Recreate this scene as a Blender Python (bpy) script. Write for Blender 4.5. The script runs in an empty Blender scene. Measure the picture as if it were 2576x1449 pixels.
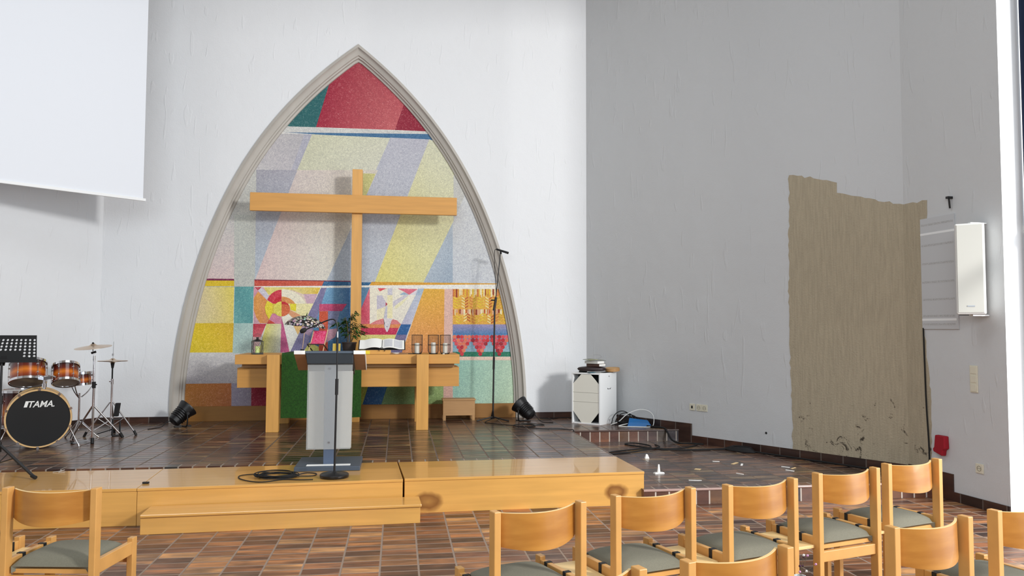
import bpy, bmesh, math, random
from mathutils import Vector, Matrix
R = math.radians
random.seed(7)
C = bpy.context.scene.collection

# ---------------------------------------------------------------- camera
YAW, PITCH, ROLL = R(8.305), R(2.987), R(0.186)
fw = Vector((math.sin(YAW)*math.cos(PITCH), math.cos(YAW)*math.cos(PITCH), math.sin(PITCH)))
r0 = Vector((math.cos(YAW), -math.sin(YAW), 0)); u0 = r0.cross(fw)
rr = math.cos(ROLL)*r0 + math.sin(ROLL)*u0; uu = -math.sin(ROLL)*r0 + math.cos(ROLL)*u0
cam = bpy.data.objects.new('camera', bpy.data.cameras.new('camera')); C.objects.link(cam)
cam.matrix_world = Matrix(((rr.x, uu.x, -fw.x, 0), (rr.y, uu.y, -fw.y, 0), (rr.z, uu.z, -fw.z, 1.5), (0, 0, 0, 1)))
cam.data.sensor_width = 36; cam.data.lens = 36*1964.35/2576; cam.data.clip_start = .05
bpy.context.scene.camera = cam

# ---------------------------------------------------------------- light and exposure
V = bpy.context.scene.view_settings
V.view_transform = 'Standard'; V.look = 'None'; V.gamma = 1; V.exposure = 0.15
wd = bpy.data.worlds.new('sky'); bpy.context.scene.world = wd; wd.use_nodes = True
wb = wd.node_tree.nodes['Background']; wb.inputs[0].default_value = (.75, .85, 1, 1); wb.inputs[1].default_value = 1.0
def area(name, loc, target, sx, sy, power, col=(1, 1, 1)):
    l = bpy.data.lights.new(name, 'AREA'); l.shape = 'RECTANGLE'; l.size = sx; l.size_y = sy; l.energy = power; l.color = col
    o = bpy.data.objects.new(name, l); C.objects.link(o); o.location = loc
    o.rotation_euler = (Vector(target)-Vector(loc)).to_track_quat('-Z', 'Y').to_euler()
    return o
# daylight through the tall window of the right wall (upper and lower lights), plus added fills behind and overhead
area('daylight_upper_window', (8.5, -2.3, 5.6), (-.4, 10.7, 2.6), 1.25, 1.25, 1040, (1, .985, .965))
area('daylight_lower_window', (6.0, 2.7, 1.5), (2.5, 6.0, .0), 2.6, 2.0, 130, (.96, .98, 1))
area('fill_rear', (-1.5, -2.8, 4.2), (0, 8, 2.2), 6, 3.2, 350, (.86, .94, 1))  # added soft fill, the rear wall has no opening
area('fill_ceiling', (-.2, 5, 6.85), (-.2, 5.6, 0), 3.5, 3.5, 95, (.88, .95, 1))  # added ambient fill under a closed ceiling

# ---------------------------------------------------------------- helpers
def lin(c):
    c = [x/255 for x in c]
    return tuple([x/12.92 if x <= .04045 else ((x+.055)/1.055)**2.4 for x in c]) + (1,)
def mat(name, rgb, rough=.6, metal=0, var=.0, scale=(8, 8, 8), bump=0, bscale=120, rgb2=None, trans=0, coat=0):
    m = bpy.data.materials.new(name); m.use_nodes = True
    nt = m.node_tree; N = nt.nodes; L = nt.links; b = N['Principled BSDF']
    b.inputs['Base Color'].default_value = lin(rgb); b.inputs['Roughness'].default_value = rough
    b.inputs['Metallic'].default_value = metal; b.inputs['Transmission Weight'].default_value = trans
    b.inputs['Coat Weight'].default_value = coat
    tc = N.new('ShaderNodeTexCoord')
    if var or rgb2:
        mp = N.new('ShaderNodeMapping'); mp.inputs['Scale'].default_value = scale
        nz = N.new('ShaderNodeTexNoise'); nz.inputs['Scale'].default_value = 1; nz.inputs['Detail'].default_value = 5
        cr = N.new('ShaderNodeValToRGB')
        a = lin(rgb); c = lin(rgb2) if rgb2 else tuple(x*(1-var) for x in a[:3])+(1,)
        cr.color_ramp.elements[0].position = .35; cr.color_ramp.elements[1].position = .68
        cr.color_ramp.elements[0].color = c; cr.color_ramp.elements[1].color = a
        L.new(tc.outputs['Object'], mp.inputs[0]); L.new(mp.outputs[0], nz.inputs[0]); L.new(nz.outputs[0], cr.inputs[0])
        L.new(cr.outputs[0], b.inputs['Base Color'])
    if bump:
        n2 = N.new('ShaderNodeTexNoise'); n2.inputs['Scale'].default_value = bscale; n2.inputs['Detail'].default_value = 4
        bp = N.new('ShaderNodeBump'); bp.inputs['Strength'].default_value = bump; bp.inputs['Distance'].default_value = .01
        L.new(tc.outputs['Object'], n2.inputs[0]); L.new(n2.outputs[0], bp.inputs['Height']); L.new(bp.outputs[0], b.inputs['Normal'])
    return m

def plaster(name, rgb):
    m = mat(name, rgb, .85); nt = m.node_tree; N = nt.nodes; L = nt.links; b = N['Principled BSDF']
    tc = N.new('ShaderNodeTexCoord')
    def noise(scale, det, rough=.5, dist=0):
        n = N.new('ShaderNodeTexNoise'); n.inputs['Scale'].default_value = scale; n.inputs['Detail'].default_value = det
        n.inputs['Roughness'].default_value = rough; n.inputs['Distortion'].default_value = dist
        L.new(tc.outputs['Object'], n.inputs[0]); return n
    n1 = noise(55, 4, .65); n2 = noise(2.2, 3, .5)
    # thin raised trowel strokes: stretched noise, only its crests
    mp = N.new('ShaderNodeMapping'); mp.inputs['Rotation'].default_value = (.3, .55, .4); mp.inputs['Scale'].default_value = (14, 14, 2.6)
    n3 = N.new('ShaderNodeTexNoise'); n3.inputs['Scale'].default_value = 1; n3.inputs['Detail'].default_value = 1; n3.inputs['Distortion'].default_value = .6
    L.new(tc.outputs['Object'], mp.inputs[0]); L.new(mp.outputs[0], n3.inputs[0])
    cr = N.new('ShaderNodeValToRGB'); cr.color_ramp.elements[0].position = .66; cr.color_ramp.elements[1].position = .72
    L.new(n3.outputs[0], cr.inputs[0])
    b1 = N.new('ShaderNodeBump'); b1.inputs['Strength'].default_value = .35; b1.inputs['Distance'].default_value = .006; L.new(n1.outputs[0], b1.inputs['Height'])
    b2 = N.new('ShaderNodeBump'); b2.inputs['Strength'].default_value = .5; b2.inputs['Distance'].default_value = .03; L.new(n2.outputs[0], b2.inputs['Height']); L.new(b1.outputs[0], b2.inputs['Normal'])
    b3 = N.new('ShaderNodeBump'); b3.inputs['Strength'].default_value = .45; b3.inputs['Distance'].default_value = .006; L.new(cr.outputs[0], b3.inputs['Height']); L.new(b2.outputs[0], b3.inputs['Normal'])
    L.new(b3.outputs[0], b.inputs['Normal'])
    return m

def tile_mat(name, ax, cw, ch, ox, oy, grout=(150, 138, 126), rough=.25, joint=.011, bright=1.0, cols=None, streak=.65):
    """glazed split tiles: cell grid in object space, one colour per tile, flamed along the tile"""
    m = bpy.data.materials.new(name); m.use_nodes = True
    nt = m.node_tree; N = nt.nodes; L = nt.links; b = N['Principled BSDF']
    def math_(op, a, c=None, v=None):
        n = N.new('ShaderNodeMath'); n.operation = op
        L.new(a, n.inputs[0]) if not isinstance(a, (int, float)) else setattr(n.inputs[0], 'default_value', a)
        if c is not None: L.new(c, n.inputs[1])
        if v is not None: n.inputs[1].default_value = v
        return n.outputs[0]
    tc = N.new('ShaderNodeTexCoord'); sp = N.new('ShaderNodeSeparateXYZ'); L.new(tc.outputs['Object'], sp.inputs[0])
    u = math_('DIVIDE', math_('SUBTRACT', sp.outputs[ax[0]], v=ox), v=cw)
    v = math_('DIVIDE', math_('SUBTRACT', sp.outputs[ax[1]], v=oy), v=ch)
    fu = math_('FLOOR', u); fv = math_('FLOOR', v)
    cb = N.new('ShaderNodeCombineXYZ'); L.new(fu, cb.inputs[0]); L.new(fv, cb.inputs[1])
    wn = N.new('ShaderNodeTexWhiteNoise'); wn.noise_dimensions = '3D'; L.new(cb.outputs[0], wn.inputs[0])
    def edge(x, w):   # 1 near a cell border
        f = math_('SUBTRACT', x, math_('FLOOR', x)); d = math_('ABSOLUTE', math_('SUBTRACT', f, v=.5))
        mr = N.new('ShaderNodeMapRange'); mr.inputs[1].default_value = .5-joint/w*.75; mr.inputs[2].default_value = .5-joint/w*.4
        L.new(d, mr.inputs[0]); return mr.outputs[0]
    ed = math_('MAXIMUM', edge(u, cw), edge(v, ch))
    cr = N.new('ShaderNodeValToRGB'); e = cr.color_ramp.elements; cr.color_ramp.interpolation = 'LINEAR'
    cols = cols or [(0, (70, 46, 36)), (.2, (104, 66, 46)), (.42, (132, 84, 56)), (.62, (150, 102, 68)), (.8, (112, 72, 54)), (.92, (176, 130, 88)), (1, (66, 52, 48))]
    e[0].position = cols[0][0]; e[0].color = lin(cols[0][1]); e[1].position = cols[-1][0]; e[1].color = lin(cols[-1][1])
    for p, c in cols[1:-1]:
        x = e.new(p); x.color = lin(c)
    L.new(wn.outputs[0], cr.inputs[0])
    # flames along the tile
    mp = N.new('ShaderNodeMapping'); mp.inputs['Scale'].default_value = (3.0, 13, 13)
    ad = N.new('ShaderNodeVectorMath'); ad.operation = 'ADD'; L.new(tc.outputs['Object'], ad.inputs[0])
    sc = N.new('ShaderNodeVectorMath'); sc.operation = 'SCALE'; sc.inputs['Scale'].default_value = .37; L.new(wn.outputs[1], sc.inputs[0]); L.new(sc.outputs[0], ad.inputs[1])
    L.new(ad.outputs[0], mp.inputs[0])
    nz = N.new('ShaderNodeTexNoise'); nz.inputs['Scale'].default_value = 1; nz.inputs['Detail'].default_value = 3; nz.inputs['Distortion'].default_value = .4; L.new(mp.outputs[0], nz.inputs[0])
    r2 = N.new('ShaderNodeValToRGB'); q = r2.color_ramp.elements
    q[0].position = .34; q[0].color = (.22, .20, .21, 1); q[1].position = .70; q[1].color = (2.7, 2.5, 1.9, 1); x = q.new(.50); x.color = (1, 1, 1, 1)
    L.new(nz.outputs[0], r2.inputs[0])
    mx = N.new('ShaderNodeMix'); mx.data_type = 'RGBA'; mx.blend_type = 'MULTIPLY'; mx.inputs[0].default_value = streak
    L.new(cr.outputs[0], mx.inputs[6]); L.new(r2.outputs[0], mx.inputs[7])
    m2 = N.new('ShaderNodeMix'); m2.data_type = 'RGBA'; L.new(ed, m2.inputs[0]); L.new(mx.outputs[2], m2.inputs[6]); m2.inputs[7].default_value = lin(grout)
    L.new(m2.outputs[2], b.inputs['Base Color'])
    n3 = N.new('ShaderNodeTexNoise'); n3.inputs['Scale'].default_value = 9; n3.inputs['Detail'].default_value = 4; L.new(tc.outputs['Object'], n3.inputs[0])
    mr = N.new('ShaderNodeMapRange'); mr.inputs[3].default_value = rough*.7; mr.inputs[4].default_value = rough*1.5; L.new(n3.outputs[0], mr.inputs[0])
    r3 = math_('MAXIMUM', mr.outputs[0], math_('MULTIPLY', ed, v=.8)); L.new(r3, b.inputs['Roughness'])
    bp = N.new('ShaderNodeBump'); bp.inputs['Strength'].default_value = .5; bp.inputs['Distance'].default_value = .004; bp.invert = True
    L.new(ed, bp.inputs['Height'])
    b4 = N.new('ShaderNodeBump'); b4.inputs['Strength'].default_value = .12; b4.inputs['Distance'].default_value = .004; L.new(n3.outputs[0], b4.inputs['Height']); L.new(bp.outputs[0], b4.inputs['Normal'])
    L.new(b4.outputs[0], b.inputs['Normal'])
    return m

class MB:
    def __init__(s): s.bm = bmesh.new()
    def box(s, x0, x1, y0, y1, z0, z1, mt=None):
        vs = [s.bm.verts.new((x, y, z)) for x in (x0, x1) for y in (y0, y1) for z in (z0, z1)]
        for f in ((0, 1, 3, 2), (4, 6, 7, 5), (0, 4, 5, 1), (2, 3, 7, 6), (0, 2, 6, 4), (1, 5, 7, 3)):
            s.bm.faces.new([vs[i] for i in f])
        if mt is not None:
            for v in vs: v.co = mt @ v.co
        return s
    def hull(s, bot, top):      # prism between two equal polygons
        a = [s.bm.verts.new(p) for p in bot]; b = [s.bm.verts.new(p) for p in top]; n = len(a)
        s.bm.faces.new(a[::-1]); s.bm.faces.new(b)
        for i in range(n): s.bm.faces.new((a[i], a[(i+1) % n], b[(i+1) % n], b[i]))
        return s
    def bar(s, p, q, w, h, up=(0, 0, 1)):
        p = Vector(p); q = Vector(q); d = (q-p).normalized(); up = Vector(up)
        a = d.cross(up).normalized()*w/2; c = a.cross(d).normalized()*h/2
        return s.hull([p+a+c, p-a+c, p-a-c, p+a-c], [q+a+c, q-a+c, q-a-c, q+a-c])
    def cyl(s, p, q, r, r2=None, n=14, cap=True):
        p = Vector(p); q = Vector(q); d = (q-p).normalized(); r2 = r if r2 is None else r2
        a = d.orthogonal().normalized(); b = d.cross(a)
        A = [s.bm.verts.new(p+(a*math.cos(2*math.pi*i/n)+b*math.sin(2*math.pi*i/n))*r) for i in range(n)]
        B = [s.bm.verts.new(q+(a*math.cos(2*math.pi*i/n)+b*math.sin(2*math.pi*i/n))*r2) for i in range(n)]
        for i in range(n): s.bm.faces.new((A[i], A[(i+1) % n], B[(i+1) % n], B[i]))
        if cap: s.bm.faces.new(A[::-1]); s.bm.faces.new(B)
        return s
    def lathe(s, prof, c=(0, 0, 0), n=32, mt=None):   # prof: (r, z)
        rows = []
        for r, z in prof:
            row = [s.bm.verts.new(Vector((c[0]+max(r, 1e-4)*math.cos(2*math.pi*i/n), c[1]+max(r, 1e-4)*math.sin(2*math.pi*i/n), c[2]+z))) for i in range(n)]
            rows.append(row)
        for a, b in zip(rows, rows[1:]):
            for i in range(n): s.bm.faces.new((a[i], a[(i+1) % n], b[(i+1) % n], b[i]))
        if mt is not None:
            for row in rows:
                for v in row: v.co = mt @ v.co
        return s
    def tube(s, pts, r, n=8, smooth=4, closed=False):
        P = [Vector(p) for p in pts]
        if smooth:
            Q = []; m = len(P); rng = range(m) if closed else range(m-1)
            for i in rng:
                p0 = P[(i-1) % m] if (closed or i > 0) else P[0]; p1 = P[i]; p2 = P[(i+1) % m]
                p3 = P[(i+2) % m] if (closed or i+2 < m) else P[-1]
                for k in range(smooth):
                    t = k/smooth
                    Q.append(.5*((2*p1)+(p2-p0)*t+(2*p0-5*p1+4*p2-p3)*t*t+(3*p1-p0-3*p2+p3)*t**3))
            if not closed: Q.append(P[-1])
            P = Q
        rows = []; prev = None; m = len(P)
        for i, p in enumerate(P):
            d = ((P[(i+1) % m]-P[i-1]) if closed else (P[min(i+1, m-1)]-P[max(i-1, 0)]))
            if d.length < 1e-9: d = Vector((1, 0, 0))
            d.normalize()
            if prev is None: a = d.orthogonal().normalized()
            else:
                a = prev-d*prev.dot(d)
                a = a.normalized() if a.length > 1e-6 else d.orthogonal().normalized()
            prev = a; b = d.cross(a)
            rows.append([s.bm.verts.new(p+(a*math.cos(2*math.pi*k/n)+b*math.sin(2*math.pi*k/n))*r) for k in range(n)])
        for i in range(m if closed else m-1):
            A = rows[i]; B = rows[(i+1) % m]
            for k in range(n): s.bm.faces.new((A[k], A[(k+1) % n], B[(k+1) % n], B[k]))
        if not closed:
            s.bm.faces.new(rows[0][::-1]); s.bm.faces.new(rows[-1])
        return s
    def sheet(s, f, nu, nv, th):      # thick sheet from f(u,v) -> Vector, thickness along normal
        g = [[Vector(f(i/nu, j/nv)) for j in range(nv+1)] for i in range(nu+1)]
        def nrm(i, j):
            a = g[min(i+1, nu)][j]-g[max(i-1, 0)][j]; b = g[i][min(j+1, nv)]-g[i][max(j-1, 0)]
            return a.cross(b).normalized()
        A = [[s.bm.verts.new(g[i][j]) for j in range(nv+1)] for i in range(nu+1)]
        B = [[s.bm.verts.new(g[i][j]-nrm(i, j)*th) for j in range(nv+1)] for i in range(nu+1)]
        F = s.bm.faces.new
        for i in range(nu):
            for j in range(nv):
                F((A[i][j], A[i+1][j], A[i+1][j+1], A[i][j+1])); F((B[i][j], B[i][j+1], B[i+1][j+1], B[i+1][j]))
        for i in range(nu):
            F((A[i][0], B[i][0], B[i+1][0], A[i+1][0])); F((A[i][nv], A[i+1][nv], B[i+1][nv], B[i][nv]))
        for j in range(nv):
            F((A[0][j], A[0][j+1], B[0][j+1], B[0][j])); F((A[nu][j], B[nu][j], B[nu][j+1], A[nu][j+1]))
        return s
    def build(s, name, m, parent=None, smooth=False, bevel=0, mt=None):
        bmesh.ops.recalc_face_normals(s.bm, faces=s.bm.faces)
        if mt is not None: s.bm.transform(mt)
        me = bpy.data.meshes.new(name); s.bm.to_mesh(me); s.bm.free()
        o = bpy.data.objects.new(name, me); C.objects.link(o)
        for x in (m if isinstance(m, (list, tuple)) else [m]): me.materials.append(x)
        if smooth:
            me.shade_smooth()
            try: me.set_sharp_from_angle(angle=R(38))
            except Exception: pass
        if bevel:
            bv = o.modifiers.new('bevel', 'BEVEL'); bv.width = bevel; bv.segments = 2; bv.limit_method = 'ANGLE'
        if parent: o.parent = parent
        return o
def tag(o, label, cat=None, group=None, kind=None):
    if label: o['label'] = label
    if cat: o['category'] = cat
    if group: o['group'] = group
    if kind: o['kind'] = kind
    return o
def thing(name, label, cat, loc=(0, 0, 0), rz=0, group=None):
    o = bpy.data.objects.new(name, None); C.objects.link(o); o.location = loc; o.rotation_euler = (0, 0, rz); o.empty_display_size = .05
    return tag(o, label, cat, group)
def struct(o, label=None): return tag(o, label, None, None, 'structure')
def copy_tree(o, parent=None, label=None):
    c = o.copy(); C.objects.link(c)
    if parent: c.parent = parent
    if label: c['label'] = label
    for ch in list(o.children): copy_tree(ch, c)
    return c
def arcpts(cx, cy, r, a0, a1, n): return [(cx+r*math.cos(R(a0+(a1-a0)*i/n)), cy+r*math.sin(R(a0+(a1-a0)*i/n))) for i in range(n+1)]

# ---------------------------------------------------------------- materials
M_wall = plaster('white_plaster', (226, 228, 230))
M_wall_shaded = plaster('shaded_white_plaster', (206, 208, 209))  # same white plaster, darkened in colour for the walls daylight barely reaches
M_ceil = mat('ceiling_timber', (168, 158, 146), .7, var=.1, scale=(1, 12, 12))
M_nave = mat('nave_wall', (176, 178, 180), .9)
M_stone = mat('arch_paint', (184, 179, 171), .7, var=.08, scale=(6, 6, 2))
M_white = mat('white_paint', (236, 238, 238), .5)
M_beech = mat('beech', (222, 168, 90), .22, var=.14, scale=(1.6, 22, 22), coat=.5)
M_cross = mat('cross_beech', (212, 154, 76), .5, var=.14, scale=(1.6, 22, 22))
M_beechz = mat('beech_upright', (216, 160, 82), .45, var=.16, scale=(24, 24, 1.8))
M_chair = mat('beech_chair', (214, 160, 90), .38, var=.12, scale=(9, 9, 9))
M_ply = mat('bent_plywood', (192, 134, 60), .32, var=.12, scale=(3, 8, 20), rgb2=(170, 112, 46), coat=.2)
M_edge = mat('plywood_edge', (238, 204, 142), .45)
M_fabric = mat('grey_green_fabric', (122, 119, 103), .95, var=.12, scale=(160, 160, 160), bump=.3, bscale=500)
M_black = mat('black_metal', (16, 16, 18), .4)
M_matte = mat('black_matte', (12, 12, 13), .75)
M_rubber = mat('black_rubber', (20, 20, 21), .6)
M_chrome = mat('chrome', (225, 225, 228), .12, 1)
M_steel = mat('steel', (170, 172, 176), .3, 1)
M_brass = mat('cymbal_bronze', (214, 190, 165), .25, 1)
M_green = mat('green_turf', (40, 88, 22), .95, var=.5, scale=(70, 70, 70), bump=.9, bscale=220)
M_slate = mat('slate_paint', (66, 78, 92), .45)
M_column = mat('column_paint', (78, 92, 114), .4)
M_slated = mat('dark_slate_paint', (34, 40, 46), .4)
M_tan = mat('tan_board', (172, 132, 98), .6, var=.06, scale=(9, 40, 9))
M_oak = mat('light_oak', (186, 142, 92), .5, var=.1, scale=(4, 20, 30))
M_paper = mat('paper', (240, 240, 236), .7)
M_wax = mat('candle_wax', (240, 236, 222), .45)
M_plastic = mat('cream_plastic', (222, 218, 198), .4)
M_cream = mat('speaker_cream', (232, 230, 218), .45)
M_dark = mat('dark_hollow', (26, 27, 26), .8)
M_skin = mat('drum_head_black', (10, 12, 14), .35)
M_blue = mat('blue_plastic', (20, 104, 170), .4)
M_leaf = mat('leaf_green', (54, 98, 34), .5, rgb2=(26, 60, 20), scale=(30, 30, 30))
M_pot = mat('dark_clay', (58, 46, 42), .7, var=.2, scale=(20, 20, 20))
M_navy = mat('navy_curtain', (18, 34, 62), .9)
M_red = mat('red_cloth', (158, 16, 36), .85)
M_yellow = mat('yellow_card', (226, 204, 50), .7)
M_bark = mat('stem_brown', (96, 80, 54), .8)
M_floor = tile_mat('floor_tiles', (0, 1), .24, .12, .146, 6.40, grout=(150, 130, 114), rough=.34)
M_stage = tile_mat('stage_tiles', (0, 1), .24, .12, .146, 7.30, grout=(104, 88, 76), rough=.2,
    cols=[(0, (50, 38, 34)), (.2, (84, 56, 46)), (.4, (66, 50, 42)), (.6, (112, 78, 58)), (.8, (74, 56, 46)), (.93, (124, 100, 72)), (1, (48, 44, 46))], streak=.9)
M_riser = tile_mat('riser_tiles', (0, 2), .12, .30, .026, -.01, grout=(186, 174, 162), rough=.25, streak=.25,
    cols=[(0, (40, 36, 44)), (.2, (78, 52, 44)), (.4, (104, 66, 50)), (.6, (70, 48, 42)), (.8, (116, 74, 52)), (.93, (84, 66, 50)), (1, (54, 52, 52))])
M_nose = tile_mat('nosing_tiles', (0, 1), .12, .40, .026, -.01, grout=(150, 138, 126), rough=.18, streak=.3,
    cols=[(0, (60, 46, 44)), (.3, (104, 68, 54)), (.6, (82, 58, 48)), (.9, (120, 84, 64)), (1, (56, 56, 56))])
M_base = tile_mat('skirting_tiles', (0, 2), .24, .9, .146, -.3, grout=(96, 84, 76), rough=.3, streak=.3,
    cols=[(0, (44, 34, 32)), (.4, (58, 40, 34)), (.8, (72, 46, 36)), (1, (40, 34, 34))])
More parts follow.
